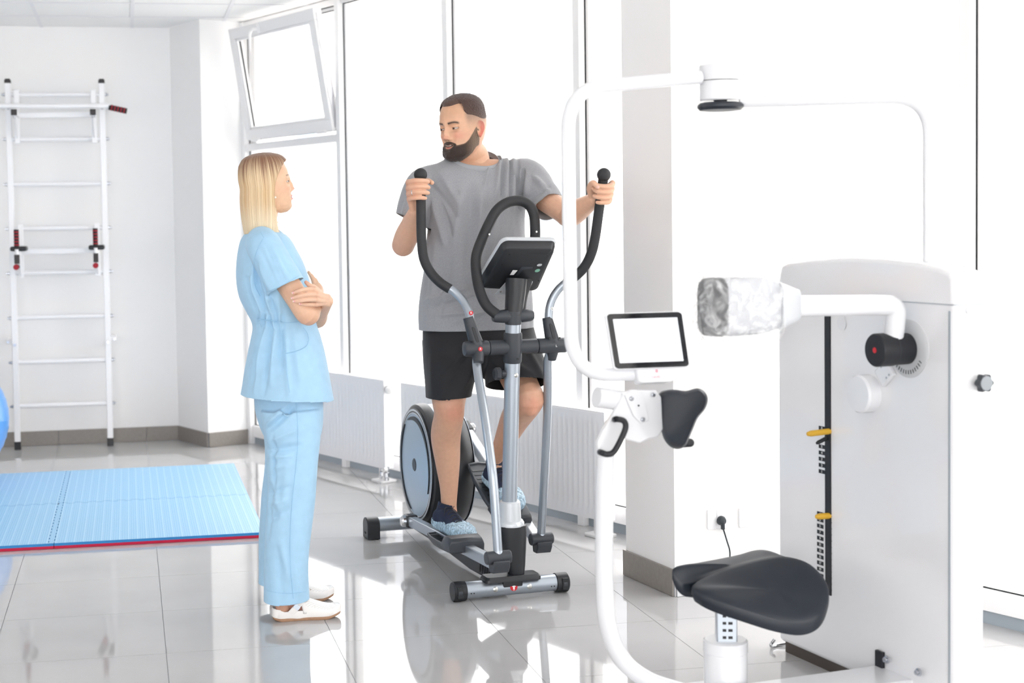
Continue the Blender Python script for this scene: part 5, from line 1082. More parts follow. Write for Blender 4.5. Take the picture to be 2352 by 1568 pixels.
# arms with their hands
def axis_at(f, y):                                    # point on the foam grip at picture height y
    for a, b in zip(f[:-1], f[1:]):
        if min(a[1], b[1]) <= y <= max(a[1], b[1]): t = (y-a[1])/(b[1]-a[1]); return a[0]+(b[0]-a[0])*t, y, a[2]+(b[2]-a[2])*t
FRG = [(968, 545, .08), (967, 480, .09), (966, 408, .1)]; FLG = [(1367, 545, -.165), (1376, 480, -.20), (1386, 408, -.25)]
OR = ey_(*axis_at(FRG, 437)); aR = unit(ey_(*FRG[-1])-ey_(*axis_at(FRG, 480)))
OL = ey_(*axis_at(FLG, 441)); aL = unit(ey_(*FLG[-1])-ey_(*axis_at(FLG, 480)))
XR = vec(1, 0, 0); YB = vec(0, 1, 0)
def orth(v, a): return unit(v-a*(v @ a))
mb = MB()
limb(mb, [shoR, shoR*.55+elbR*.45, elbR*.85+shoR*.15, elbR-EY*.0, elbR*.68+wriR*.32, elbR*.3+wriR*.7, wriR], [.060, .052, .047, (.047, .047), .047, .036, (.029, .026)], n=24)
tR = grip_hand(mb, OR, aR, orth(XR, aR), orth(YB, aR), wriR, mcp=168, step=1, kn=.019, thumb=[(120, .045, -.012), (85, .040, .022), (48, .037, .040), (14, .046, .031)])
V, Fc = union(mb, .0021, 2, .35)
kn_ = [(t[0], .016, .38) for t in tR[:4]]+[(t[2], .012, .25) for t in tR[:4]]+[(elbR, .05, .3)]
addc(V, Fc, skin_tone(V, spots=kn_, red='#c4705c'))
mb = MB()
limb(mb, [shoL-UZ*.015, shoL*.55+elbL*.45-UZ*.012, elbL*.85+shoL*.15-UZ*.004, elbL, elbL*.68+wriL*.32, elbL*.3+wriL*.7, wriL], [.060, .052, .046, .046, .046, .036, (.029, .027)], n=24)
tL = grip_hand(mb, OL, aL, orth(XR, aL), orth(YB, aL), wriL, mcp=20, step=-1, kn=.012, thumb=[(150, .046, .0), (178, .043, .026), (205, .040, .040), (236, .037, .030)])
V, Fc = union(mb, .0021, 2, .35)
kn_ = [(t[0], .016, .38) for t in tL[:4]]+[(t[2], .012, .25) for t in tL[:4]]
addc(V, Fc, skin_tone(V, spots=kn_, red='#c4705c'))
# ---- head
HM = Frame(at(1061, 293, 6.29), (-.70, -.71), pitch=-.10, roll=.03, sc=1.105)
feat = FEAT+[((.050, .03, -.085), (.006, 0, 0), (.02, .04, .02)), ((0, .085, -.105), (0, .004, -.001), (.03, .03, .018)), ((.0135, .09, -.037), (.0018, .004, 0), (.0065, .02, .0065)), ((0, .095, -.030), (0, .003, 0), (.010, .02, .012)), ((.04, .06, -.095), (.004, .003, -.004), (.02, .03, .015)), ((.060, .02, -.06), (.004, 0, 0), (.02, .03, .025)), ((.022, .088, -.060), (0, .001, .0035), (.007, .02, .006)), ((0, .088, -.066), (0, -.003, 0), (.014, .02, .003)), ((.036, .08, -.045), (0, .003, 0), (.010, .02, .010))]
Vh, nr_, nc_ = head_shape(feat)
mb = MB(); f = gridfaces(nr_, nc_); f = [q[::-1] for q in f]
mb.add(HM.w(Vh), f+[tuple(range(nc_)), tuple((nr_-1)*nc_+k for k in range(nc_))[::-1]])
for sd_ in (1, -1): ve, fe = ear_pts(mb, sd_); mb.add(HM.w(ve), fe)
nb = at(1088, 372, 6.34); nt0 = HM.w([(0, -.035, -.02)])[0]; nt1 = HM.w([(0, -.022, -.085)])[0]
limb(mb, [nt0, nt1, nb+UZ*.025, nb-UZ*.03], [(.058, .060), (.060, .060), (.063, .060), (.075, .07)], n=32)
limb(mb, [nb-UZ*.02+MX*.03, nb-UZ*.045+MX*.09, nb-UZ*.075+MX*.13], [.045, .04, .03], n=20); limb(mb, [nb-UZ*.02-MX*.03, nb-UZ*.045-MX*.08, nb-UZ*.075-MX*.12], [.045, .04, .03], n=20)
V, Fc = union(mb, .0022, 2, .4); L = HM.l(V); x, y, z = L[:, 0], L[:, 1], L[:, 2]; ax_ = np.abs(x)
col = skin_tone(V, base='#dcae90')
def mixc(c, h, g): g = np.clip(g, 0, 1)[:, None]; return c*(1-g)+C3(h)*g
col = mixc(col, '#d68a78', .55*np.exp(-((ax_-.042)/.018)**2-((z+.028)/.016)**2)*(y > .03))
col = mixc(col, '#cf8474', .55*np.exp(-(x/.014)**2-((z+.034)/.013)**2)*(y > .09))
col = mixc(col, '#d66a5e', .75*sm(ax_, .076, .084)*(np.abs(z+.01) < .045)*(y < .015))
col = mixc(col, '#c99c7c', .5*sm(z, .02, .06)*(y > .02))
fade = sm(z, -.02, .05)*sm(-y, -.052, -.030)*(z < .085); col = mixc(col, '#8a7466', .8*fade*(ax_ > .04))
# lips, mouth
lipz = -.0640+.0065*(ax_/.025)**2; ml = (y > .07)*(ax_ < .0245)
col = mixc(col, '#b8605a', .9*ml*np.exp(-(((z-lipz)-.0045)/.0038)**2)*(1-(ax_/.025)**2)); col = mixc(col, '#c26a62', .9*ml*np.exp(-(((z-lipz)+.0060)/.0050)**2)*(1-(ax_/.025)**2))
col = mixc(col, '#3a1714', ml*(np.abs(z-lipz) < .0036)); col = mixc(col, '#d9cdc4', ml*(ax_ < .0135)*(np.abs(z-lipz-.0012) < .0015))
col = mixc(col, '#5a3a30', .8*np.exp(-((ax_-.0068)/.0030)**2-((z+.0425)/.0022)**2)*(y > .08))
# eyebrows
bz = .0185+.0036*np.sin(np.clip((ax_-.012)/.038, 0, 1)*PI*.8)-.0025*sm(ax_, .036, .052)
brow = (y > .05)*sm(ax_, .010, .014)*(1-sm(ax_, .046, .053))*np.exp(-((z-bz)/.0042)**2); col = mixc(col, '#3b2a24', 1.0*brow)
col = mixc(col, '#a97a66', .45*np.exp(-((ax_-.031)/.017)**2-((z+.013)/.004)**2)*(y > .05))
# beard mask
jl = .008-.064*sm(y, -.012, .058)-.004*sm(y, .05, .075)  # upper edge of the beard from the ear to the mouth corner
bm = sm(-(z-jl), -.004, .016)*sm(y, -.022, -.004)
mz = -.0455-.010*(ax_/.030)**2                               # moustache, arched down to the mouth corners
bm = np.maximum(bm, sm(y, .06, .07)*sm(mz-z, -.001, .004)*(1-sm(ax_, .026, .034)))
lipm = np.exp(-(ax_/.0215)**4-((z+.0668-.009*(ax_/.025)**2)/.0088)**4)
bm *= 1-(y > .073)*np.minimum(1, 1.15*lipm)
bm *= 1-.55*(y > .075)*np.exp(-((ax_-.0)/.012)**2-((z+.082)/.004)**2)
bm *= sm(z-(-.078-.062*sm(y, -.005, .05)), 0, .012)
bm *= (ax_ < .083)*(1-sm(ax_, .0745, .0775)*(y < .016)*(z > -.052))
side_l = .30+.70*sm(y, .010, .062)
col = mixc(col, '#7d6352', .75*bm)
addc(V, Fc, col)
HV, HF, HC = V, Fc, col
# eyes
eyes = []
for sd_ in (1, -1): eye(eyes, None, HM, sd_, (-.25, 1, -.22), '#5a4030', lidup=.0008, liddn=-.0044)
for a, b, c in eyes: addc(a, np.array(b), c)
VV = []; FF = []; CCs = []; n_ = 0
for a, b, c in comp: VV.append(a); FF.append(np.asarray(b)+n_); CCs.append(c); n_ += len(a)
body = skin_obj('body', np.concatenate(VV), np.concatenate(FF), SKIN, man, col=np.concatenate(CCs))
# ---- hair and beard as shells grown from the scalp
HN = vnorm(HV, HF)
def shell(name, mask, thick, cfun, m_, parent, freq=260, nz_amp=.0012, thr=.02):
    keep = mask > thr; Fk = HF[keep[HF].all(axis=1)]
    nn = nz3(HV[keep], freq, 2.); off = np.zeros(len(HV)); off[keep] = -.0012+(thick[keep]+.0012)*sm(mask[keep], 0, .75)+nn*nz_amp*mask[keep]
    return skin_obj(name, HV+HN*off[:, None], Fk, m_, parent, col=cfun)
hl = .083-.010*np.exp(-(x/.02)**2)*0-.004*(ax_/.05)**2-.034*sm(-y, -.060, -.030)-.020*sm(-y, -.03, .05)   # hairline height by position
hl = np.where(y > .045, .0815-.010*(1-sm(ax_, .0, .05))*0+.006*np.exp(-((ax_-.040)/.014)**2), hl)
hm_ = sm(z-hl, -.004, .016)
HAIRM = mat('short_hair', '#3a2a25', .6, attr='Col', bump=.9, bscale=330, bdist=.003, sheen=.2)
hcol = np.tile(C3('#4a352f'), (len(HV), 1)); hcol = mixc(hcol, '#6d5549', .35*(1-sm(z-hl, .0, .03)))
shell('hair', hm_, np.full(len(HV), .0085)*sm(z, .035, .1)+.002, hcol, HAIRM, man, nz_amp=.0022)
bcol = np.tile(C3('#33231c'), (len(HV), 1)); bcol = mixc(bcol, '#87705c', (1-side_l)*1.15); bcol = mixc(bcol, '#8d7360', .7*(1-sm(bm, .1, .8)))
shell('beard', bm, (.0006+.0042*side_l*sm(-z, .055, .1)+.0016*side_l), bcol, HAIRM, man, nz_amp=.0020)
tn_ = tL[4][-1]; td_ = unit(tL[4][-1]-tL[4][-2]); tu_ = unit(vec(-.35, -1, .45)); tu_ = unit(tu_-td_*(tu_ @ td_)); mb = MB(); mb.ell(tn_+tu_*.0072, (.0085, .0066, .003), R=np.array([td_, np.cross(tu_, td_), tu_]), nu=16, nv=8); part('thumbnail', mb, mat('man_nail', '#e8b8a8', .25), body)
# ---- ring, shoes
rp = (tR[2][1]*.45+tR[2][2]*.55); rt_ = unit(tR[2][2]-tR[2][1]); mb = MB(); u0 = unit(np.cross(rt_, aR)); w0 = np.cross(rt_, u0)
mb.tube([rp+(u0*math.cos(t)+w0*math.sin(t))*.0116 for t in np.arange(28)*2*PI/28], [(.0010, .0020)]*28, n=8, closed=True, up=u0); part('ring', mb, CHR, man)
NAVY = mat('navy_knit', '#16213c', .8, bump=.5, bscale=260, bdist=.001); SOLE = mat('dark_sole', '#1b1e26', .6)
def film2():
    m = bpy.data.materials.new('shoe_cover_film'); m.use_nodes = True; nt = m.node_tree; nt.nodes.clear()
    o = nt.nodes.new('ShaderNodeOutputMaterial'); t = nt.nodes.new('ShaderNodeBsdfTransparent'); g = nt.nodes.new('ShaderNodeBsdfPrincipled'); mx = nt.nodes.new('ShaderNodeMixShader')
    g.inputs['Base Color'].default_value = lin('#b9d6e8'); g.inputs['Roughness'].default_value = .22
    tc = nt.nodes.new('ShaderNodeTexCoord'); mp = nt.nodes.new('ShaderNodeMapping'); mp.inputs['Scale'].default_value = (1, 1, .32); nz = nt.nodes.new('ShaderNodeTexNoise'); nz.inputs['Scale'].default_value = 110; nz.inputs['Detail'].default_value = 4; nz.inputs['Distortion'].default_value = 1.2
    nt.links.new(tc.outputs['Object'], mp.inputs[0]); nt.links.new(mp.outputs[0], nz.inputs[0]); mr = nt.nodes.new('ShaderNodeMapRange'); mr.inputs[1].default_value = .40; mr.inputs[2].default_value = .60; mr.inputs[3].default_value = .45; mr.inputs[4].default_value = 1.0
    nt.links.new(nz.outputs[0], mr.inputs[0]); nt.links.new(mr.outputs[0], mx.inputs[0]); nt.links.new(t.outputs[0], mx.inputs[1]); nt.links.new(g.outputs[0], mx.inputs[2]); nt.links.new(mx.outputs[0], o.inputs[0])
    bp = nt.nodes.new('ShaderNodeBump'); bp.inputs['Strength'].default_value = 1; bp.inputs['Distance'].default_value = .004; nt.links.new(nz.outputs[0], bp.inputs['Height']); nt.links.new(bp.outputs[0], g.inputs['Normal'])
    return m
FILM2 = film2()
def shoe(heel, toe, ank, upv, name_cover='shoe_cover'):
    # heel, toe: sole points; local frame f along the foot, u up, s sideways
    f = unit(toe-heel); u = unit(upv-f*(upv @ f)); s_ = np.cross(f, u); Lf = np.linalg.norm(toe-heel); W_ = lambda a, b, c: heel+f*(a*Lf)+s_*b+u*c
    st = [(-.03, .020, .050), (.0, .030, .075), (.06, .036, .088), (.15, .038, .092), (.27, .038, .098), (.38, .040, .092), (.50, .043, .078), (.64, .048, .062), (.78, .049, .052), (.90, .042, .044), (.98, .028, .034), (1.02, .012, .024)]
    def rings_(inf, top):
        R = []
        for a, w, h in st:
            h2 = min(h, top)+inf; r = []
            for k in range(28):
                t = 2*PI*k/28; c, sn = math.cos(t), math.sin(t); r.append(W_(a+(inf/Lf if a > .9 else -inf/Lf if a < 0 else 0), (w+inf)*np.sign(c)*abs(c)**.75, (h2/2)+(h2/2)*np.sign(sn)*abs(sn)**.6*(1 if sn > 0 else 1)))
            R.append(np.array(r))
        return R
    mb = MB(); R = spline(rings_(0, .2), 3); fixrings(mb, R); ballring(mb, [W_(.15, 0, .06), ank*.55+W_(.13, 0, .09)*.45, ank+u*.012], [(.036, .034), (.038, .036), (.037, .036)], n=24)
    V, Fc = union(mb, .004, 3); d_ = unit(ank-W_(.15, 0, .03)); V, Fc = openings(V, Fc, [(ank-d_*.004, d_, .09)])
    sh = skin_obj('shoe', V, Fc, NAVY, man, thick=.002, label='dark navy knitted trainer')
    lc = MB()
    for i in range(6):
        t = i/5; p = .27+.075*i; h = np.interp(p, [q[0] for q in st], [q[2] for q in st])+.0015
        lc.tube(spline([W_(p, -.021, h-.011), W_(p+.015, -.008, h+.001), W_(p+.03, .010, h+.0005), W_(p+.04, .022, h-.010)], 4), .0017, n=6); lc.tube(spline([W_(p, .021, h-.011), W_(p+.015, .008, h+.0015), W_(p+.03, -.010, h+.001), W_(p+.04, -.022, h-.010)], 4), .0017, n=6)
    bw = W_(.27, 0, .103)
    for s2 in (1, -1):
        lc.tube(spline([bw, bw+s_*.022*s2+u*.016, bw+s_*.036*s2+u*.002, bw+s_*.018*s2-u*.004+f*.01, bw], 5), .0015, n=6); lc.tube(spline([bw, bw+s_*.018*s2+f*.02-u*.004, bw+s_*.034*s2+f*.045-u*.025], 5), .0015, n=6)
    lc.tube(spline([W_(.02, 0, .09)+u*.01, ank-f*.035+u*.035, ank-f*.034+u*.06], 4), .0022, n=6)
    part('laces', lc, SOLE, sh, kind='stuff')
    mb = MB(); R = spline(rings_(.005, .058), 3); fixrings(mb, R); V, Fc = union(mb, .0032, 2)
    rel = (V-heel) @ f/Lf; hh = (V-heel) @ u; Nn = vnorm(V, Fc)
    ph_ = (V-heel) @ s_*170+rel*40; V = V+Nn*(np.sin(ph_+nz3(V, 60)*3)*.0016*sm(hh, .002, .03)+nz3(V, 95, 5.)*.0018)[:, None]
    V, Fc = openings(V, Fc, [(W_(.22, 0, .052), unit(u-f*.10), .16)]) if False else (V, Fc)
    keep = ~(((hh > .050-.006*np.sin(rel*9)) & (rel < .60)))
    V2, F2 = V, Fc[keep[Fc].all(axis=1)]
    skin_obj(name_cover, V2, F2, FILM2, sh, thick=.0008, label='pale blue crinkled plastic shoe cover')
shoe(at(1008, 1212, 6.345), at(1078, 1243, 6.09), ankR+UZ*.005, UZ)
shoe(at(1122, 1106, 6.565), at(1190, 1170, 6.325), ankL+UZ*.0, unit(UZ+MF*.45))
# ================================================================ THE WOMAN IN SCRUBS
SCRUB = mat('light_blue_cotton', '#a4cbe6', .72, var=.03, vscale=30, bump=.12, bscale=700, bdist=.0006, sheen=.2)
wom = thing('person', 'blonde woman in light blue scrubs and white clogs standing with folded arms', 'person', fl(665, 1400))
WF = unit(vec(.93, .36, 0)); WS = vec(WF[1], -WF[0], 0)      # her forward, her right (towards the camera)
YW = 5.87
def wring(py, xb, xf, hw, Y=YW, e=2.2, n=64, sy=0, tilt=0):
    a = at(xb, py, Y); b = at(xf, py, Y); c = (a+b)/2+WS*sy; hd = abs((b-a)[0])/2/WF[0]; th = np.arange(n)*2*PI/n
    cs, sn = np.cos(th), np.sin(th); q = c+np.outer(np.sign(cs)*np.abs(cs)**(2/e)*hd, WF)+np.outer(np.sign(sn)*np.abs(sn)**(2/e)*hw, WS); q[:, 2] += tilt*cs; return q
shR, elR_, wrR = at(611, 572, 5.73), at(706, 722, 5.685), at(731, 676, 5.90)
shL_, elL_, wrL = at(627, 574, 6.03), at(722, 728, 6.02), at(752, 690, 5.715)
TUN = [(512, 588, 632, .050), (524, 578, 640, .062), (536, 567, 650, .095), (550, 560, 661, .135), (570, 556, 671, .160), (600, 552, 686, .172), (640, 551, 700, .175), (680, 557, 710, .168), (712, 571, 714, .155), (735, 583, 717, .148), (752, 588, 722, .150), (775, 585, 729, .165), (810, 579, 737, .182), (850, 572, 744, .194), (885, 567, 750, .202), (915, 562, 756, .208), (950, 560, 760, .210)]
mb = MB(); fixrings(mb, rspline([wring(*q) for q in TUN]))
limb(mb, [at(602, 562, 5.84), at(608, 566, 5.78)], [.066, .066], n=24); limb(mb, [at(622, 562, 5.90), at(626, 568, 5.96)], [.066, .066], n=24)
V, Fc = union(mb, .0052, 5); Nn = vnorm(V, Fc); XW = lambda x, y: at(x, y, 5.72)
fr_ = 1.5*sm(Nn @ WS, -.4, .2)
sg = []
for i, x0 in enumerate(range(592, 652, 7)):          # gathers at the back waist
    sg.append((XW(x0, 722), XW(x0-4+i, 752), .0045, .006 if i % 2 else -.005))
sg += [(XW(612, 750), XW(592, 850), .009, .008), (XW(622, 750), XW(606, 900), .010, -.011), (XW(634, 752), XW(624, 880), .010, .010), (XW(645, 752), XW(648, 850), .009, -.008), (XW(600, 752), XW(578, 880), .010, -.008), (XW(656, 750), XW(664, 900), .010, .007), (XW(676, 760), XW(690, 880), .012, .005), (XW(605, 760), XW(584, 900), .008, .006),
       (XW(590, 722), XW(565, 640), .010, -.008), (XW(600, 720), XW(578, 640), .009, .008), (XW(612, 722), XW(590, 630), .010, -.010), (XW(622, 720), XW(604, 650), .009, .007), (XW(634, 720), XW(618, 680), .008, -.008), (XW(644, 722), XW(640, 682), .008, .006), (XW(585, 600), XW(592, 660), .008, -.008), (XW(580, 610), XW(584, 690), .009, .005), (XW(620, 690), XW(604, 665), .007, -.006),
       (XW(608, 556), XW(650, 640), .0035, -.003), (XW(632, 560), XW(668, 648), .006, .005), (XW(583, 604), XW(603, 556), .004, -.005), (XW(586, 604), XW(588, 650), .004, -.004), (XW(600, 620), XW(640, 660), .012, .004), (XW(622, 575), XW(655, 640), .01, -.003)]
V = folds(V, Nn, sg, fr_); V = V+vnorm(V, Fc)*(nz3(V, (11, 11, 4), 4.)*.0045)[:, None]
dSR = unit(at(690, 722, 5.69)-at(623, 590, 5.72)); dSL = unit(at(700, 700, 6.05)-at(640, 600, 6.04))
V, Fc = openings(V, Fc, [(at(660, 911, YW), unit(-UZ*1-WF*.07+WS*.0), .34), (at(612, 526, 5.87), unit(UZ*.9+WF*.4), .085)])
tun = skin_obj('scrub_top', V, Fc, SCRUB, wom, thick=.0022)
for nm, pts, rr, cutp, cd in (('near', [at(602, 560, 5.775), shR-UZ*.004, at(632, 612, 5.715), at(652, 650, 5.70), at(668, 684, 5.695)], [.066, .070, .072, .0745, .076], at(655, 659, 5.70), dSR), ('far', [at(625, 562, 5.97), shL_, at(655, 625, 6.05), at(675, 668, 6.05)], [.066, .069, .070, .070], at(668, 655, 6.05), dSL)):
    mb = MB(); limb(mb, pts, rr, n=28); Vs, Fs = union(mb, .005, 4); Ns = vnorm(Vs, Fs)
    if nm == 'near': Vs = folds(Vs, Ns, [(XW(612, 560), XW(652, 648), .004, -.003), (XW(628, 565), XW(668, 645), .006, .005), (XW(596, 610), XW(630, 668), .010, .006), (XW(590, 600), XW(612, 665), .007, -.006), (XW(604, 575), XW(640, 650), .010, -.004), (XW(650, 600), XW(680, 640), .009, -.004)], 1.3)
    Vs = Vs+vnorm(Vs, Fs)*(nz3(Vs, (12, 12, 5), 2.)*.004)[:, None]
    Vs, Fs = openings(Vs, Fs, [(cutp, cd, .12)]); skin_obj('sleeve', Vs, Fs, SCRUB, tun, thick=.0022)
    V = np.concatenate([V, Vs])
def surf(x, y, V=V, off=.0015):                      # nearest point of the garment seen at a picture position
    w = (V-EYEP) @ FW; px = CX+F*((V-EYEP) @ RT)/w; py = CY-F*((V-EYEP) @ UPV)/w; d = np.hypot(px-x, py-y); i = np.where(d < 5.5)[0]
    i = i if len(i) else np.array([d.argmin()]); Y_ = V[i][:, 1].min(); return at(x, y, Y_-off)
SEAM = mat('scrub_seam', '#97c1df', .75)
def seam(name, pts, r=.0012, par=None, V_=None, m_=None):
    q = [surf(x, y, V if V_ is None else V_) for x, y in spline([vec(a, b) for a, b in pts], 6)]
    q = [q[0]]+[(q[i-1]+q[i]*2+q[i+1])/4 for i in range(1, len(q)-1)]+[q[-1]]
    return part(name, MB().tube(q, r*.62, n=6), m_ or SEAM, par or tun)
seam('pocket_edge', [(697, 752), (706, 765), (709, 780), (704, 794), (690, 803), (672, 808), (655, 811)], .0022)
seam('side_seam', [(640, 742), (648, 780), (655, 811), (658, 850), (663, 885), (666, 902)]); seam('waist_seam', [(632, 735), (660, 741), (690, 738)], .0014); seam('sleeve_seam', [(604, 548), (590, 575), (583, 606), (585, 650), (598, 680)], .0014); seam('shoulder_seam', [(598, 532), (606, 546)], .0014)
seam('sleeve_hem', [(612, 671), (635, 661), (660, 648), (687, 633)], .0013); seam('waist_elastic', [(591, 733), (605, 734), (620, 736), (636, 738)], .0028)
# ---- trousers
mb = MB()
fixrings(mb, rspline([wring(*q) for q in [(860, 592, 726, .15), (900, 592, 732, .165), (940, 594, 734, .165), (975, 602, 732, .155), (1000, 612, 728, .14)]]))
def lring(py, xb, xf, hw, Y): return wring(py, xb, xf, hw, Y)
near = [(940, 602, 733, .095, 5.78), (1000, 611, 731, .096, 5.77), (1060, 618, 727, .092, 5.755), (1130, 618, 721, .088, 5.74), (1200, 615, 713, .086, 5.73), (1280, 612, 704, .084, 5.72), (1330, 611, 704, .086, 5.715), (1378, 610, 707, .090, 5.715), (1405, 610, 708, .090, 5.715)]
far = [(940, 598, 728, .095, 5.96), (1000, 610, 722, .094, 5.97), (1070, 612, 712, .09, 5.98), (1150, 605, 700, .088, 5.99), (1230, 599, 690, .086, 6.0), (1300, 597, 686, .086, 6.01), (1345, 596, 688, .088, 6.01), (1370, 596, 690, .088, 6.01)]
fixrings(mb, rspline([lring(*q) for q in near])); fixrings(mb, rspline([lring(*q) for q in far]))
V2, F2 = union(mb, .0055, 4); N2 = vnorm(V2, F2)
sg = [(XW(614, 975), XW(655, 935), .010, .008), (XW(618, 985), XW(665, 945), .010, -.009), (XW(620, 1010), XW(680, 985), .014, .008), (XW(618, 1032), XW(690, 1020), .012, -.009), (XW(622, 1045), XW(670, 1042), .009, .006), (XW(640, 960), XW(690, 920), .012, -.006), (XW(625, 1075), XW(665, 1060), .012, .006), (XW(630, 1100), XW(650, 1180), .012, .006), (XW(618, 1130), XW(668, 1110), .010, -.006), (XW(618, 1160), XW(660, 1140), .010, .005), (XW(622, 1190), XW(665, 1160), .010, -.005), (XW(660, 1060), XW(655, 1160), .014, .005), (XW(628, 1000), XW(632, 1120), .008, -.010), (XW(624, 1110), XW(618, 1230), .008, -.006), (XW(648, 1230), XW(672, 1330), .014, .006), (XW(640, 1250), XW(652, 1360), .012, -.005), (XW(680, 1280), XW(690, 1360), .012, .005)]
V2 = folds(V2, N2, sg, 1.7*sm(N2 @ WS, -.4, .2)); V2 = V2+vnorm(V2, F2)*(nz3(V2, (9, 9, 5), 7.)*.0055)[:, None]
V2, F2 = openings(V2, F2, [(at(660, 1376, 5.715), unit(-UZ+WF*.03), .12), (at(645, 1336, 6.01), -UZ, .12)])
tro = skin_obj('scrub_trousers', V2, F2, SCRUB, wom, thick=.002)
seam('outer_seam', [(678, 912), (683, 960), (684, 1010), (680, 1070), (673, 1130), (668, 1190), (666, 1250), (668, 1310), (674, 1374)], .0016, tro, V2); seam('cuff_seam', [(613, 1356), (640, 1361), (668, 1362), (703, 1358)], .0013, tro, V2); seam('pocket_seam', [(686, 905), (700, 911), (726, 908)], .0013, tro, V2)
# ---- body
comp = []
mb = MB(); fixrings(mb, rspline([wring(q[0], q[1]+12, q[2]-12, q[3]-.02) for q in TUN[2:-3]]))
for near_, Y0, Y1 in ((1, 5.77, 5.70), (0, 5.97, 6.02)):
    hx = (at(662, 900, 5.82 if near_ else 5.92), at(672, 1130, Y0-.02), at(651 if near_ else 640, 1375 if near_ else 1335, Y1), at(649 if near_ else 638, 1396 if near_ else 1355, Y1))
    limb(mb, list(hx), [.06, .05, .030, .027], n=24)
V3, F3 = union(mb, .006, 3); comp.append((V3, F3, skin_tone(V3, base='#c99a82')))
# near arm
mb = MB()
limb(mb, [shR, shR*.6+elR_*.4, shR*.25+elR_*.75, elR_, elR_*.72+wrR*.28, elR_*.3+wrR*.7, wrR], [.050, .047, .044, .041, .041, .030, (.025, .021)], n=24)
hd = [at(728, 664, 5.93), at(724, 656, 5.94)]
limb(mb, [wrR, hd[0], hd[1]], [(.022, .017), (.026, .014), (.024, .012)], n=20)
for bx, by, tx, ty in ((722, 648, 709, 625), (726, 652, 716, 632), (730, 658, 724.5, 641), (733, 666, 732.5, 652)):
    b_ = at(bx, by+8, 5.935); e_ = at(tx, ty, 5.955); limb(mb, [b_, b_*.5+e_*.5+WF*.004, e_], [.0085, .0080, .0062], n=14)
V4, F4 = union(mb, .0022, 2, .4); comp.append((V4, F4, skin_tone(V4, base='#ddb497', spots=[(elR_-UZ*.03, .04, .35)])))
# far arm coming forward, its hand lying on the near upper arm
mb = MB()
limb(mb, [shL_, shL_*.5+elL_*.5, elL_, elL_*.65+wrL*.35, elL_*.25+wrL*.75, wrL], [.048, .044, .041, .038, .029, (.024, .021)], n=24)
pk = [at(722, 664, 5.640), at(728, 676, 5.638), at(729, 688, 5.642), at(726, 699, 5.652)]
for i, (p_, r_) in enumerate(zip(pk, (.0098, .0100, .0097, .0088))): limb(mb, [p_, p_*.45+wrL*.55-WS*-.004+vec(0, -.012, 0), wrL+UZ*(.012-.008*i)], [r_*1.1, .0135, .015], sub=4, n=16)
tp = [[(704, 664, 5.630), (688, 668, 5.628), (675, 672, 5.634)], [(709, 676, 5.628), (689, 680, 5.625), (673, 684, 5.631)], [(710, 688, 5.632), (692, 690, 5.629), (677, 692, 5.633)], [(710, 699, 5.641), (700, 699, 5.640), (691, 698, 5.642)]]
nails = []
for p_, t_, r_ in zip(pk, tp, (.0085, .0087, .0083, .0074)):
    q = [p_]+[at(*a) for a in t_]; limb(mb, q, [r_*1.15, r_*1.0, r_*.98, r_*.72], sub=4, n=16); nails.append((q[-1], unit(q[-1]-q[-2]), r_))
limb(mb, [wrL*.55+pk[0]*.45, at(722, 661, 5.665), at(711, 655, 5.66), at(703, 648, 5.665)], [.014, .0115, .0095, .0072], sub=4, n=16)
V5, F5 = union(mb, .0019, 2, .35); comp.append((V5, F5, skin_tone(V5, base='#e3bba0', spots=[(p_, .012, .22) for p_ in pk]+[(at(703, 648, 5.665), .014, .6)])))
NAIL = []
# ---- head
WHf = Frame(at(616, 425, 5.875), (.955, .30), pitch=.17, roll=0, sc=1.0)
ffeat = [(c, (d[0]*1, d[1]*.35, d[2]), s_) if c[2] == -.0640 else (c, (d[0], d[1]*(1.0 if (c[0] == 0 and -.04 < c[2] < .01) else 1), d[2]), s_) for c, d, s_ in FEAT]+[((.055, .02, -.07), (-.008, 0, 0), (.03, .05, .03)), ((0, .084, -.1), (0, -.006, .004), (.04, .03, .02)), ((.03, .09, .021), (0, -.004, 0), (.02, .03, .007)), ((0, .088, -.057), (0, .002, 0), (.016, .02, .005)), ((0, .088, -.071), (0, .002, 0), (.015, .02, .005))]
Vh, nr_, nc_ = head_shape(ffeat); Vh = Vh*np.array([.95, .97, .97])
mb = MB(); mb.add(WHf.w(Vh), [q[::-1] for q in gridfaces(nr_, nc_)]+[tuple(range(nc_)), tuple((nr_-1)*nc_+k for k in range(nc_))[::-1]])
for sd_ in (1, -1): ve, fe = ear_pts(mb, sd_); mb.add(WHf.w(ve*.9+np.array([.004*sd_, 0, 0])), fe)
nb = at(606, 530, 5.87); limb(mb, [WHf.w([(0, -.035, -.01)])[0], WHf.w([(0, -.025, -.075)])[0], nb+UZ*.03, nb-UZ*.02], [.050, .049, .050, .066], n=28)
limb(mb, [nb-UZ*.015, nb-UZ*.035+WS*.07, nb-UZ*.06+WS*.13], [.042, .036, .03], n=18); limb(mb, [nb-UZ*.015, nb-UZ*.035-WS*.07, nb-UZ*.06-WS*.13], [.042, .036, .03], n=18)
Vw, Fw = union(mb, .0021, 2, .4); L = WHf.l(Vw); x, y, z = L[:, 0], L[:, 1], L[:, 2]; ax_ = np.abs(x)
col = skin_tone(Vw, base='#e0b999'); ml = (y > .066)*(ax_ < .023); lipz = -.0622
col = mixc(col, '#c9707a', .9*ml*np.exp(-(((z-lipz)-.0045)/.0042)**2)); col = mixc(col, '#cf7a82', .9*ml*np.exp(-(((z-lipz)+.0065)/.0052)**2)); col = mixc(col, '#7a3038', ml*(np.abs(z-lipz) < .0012))
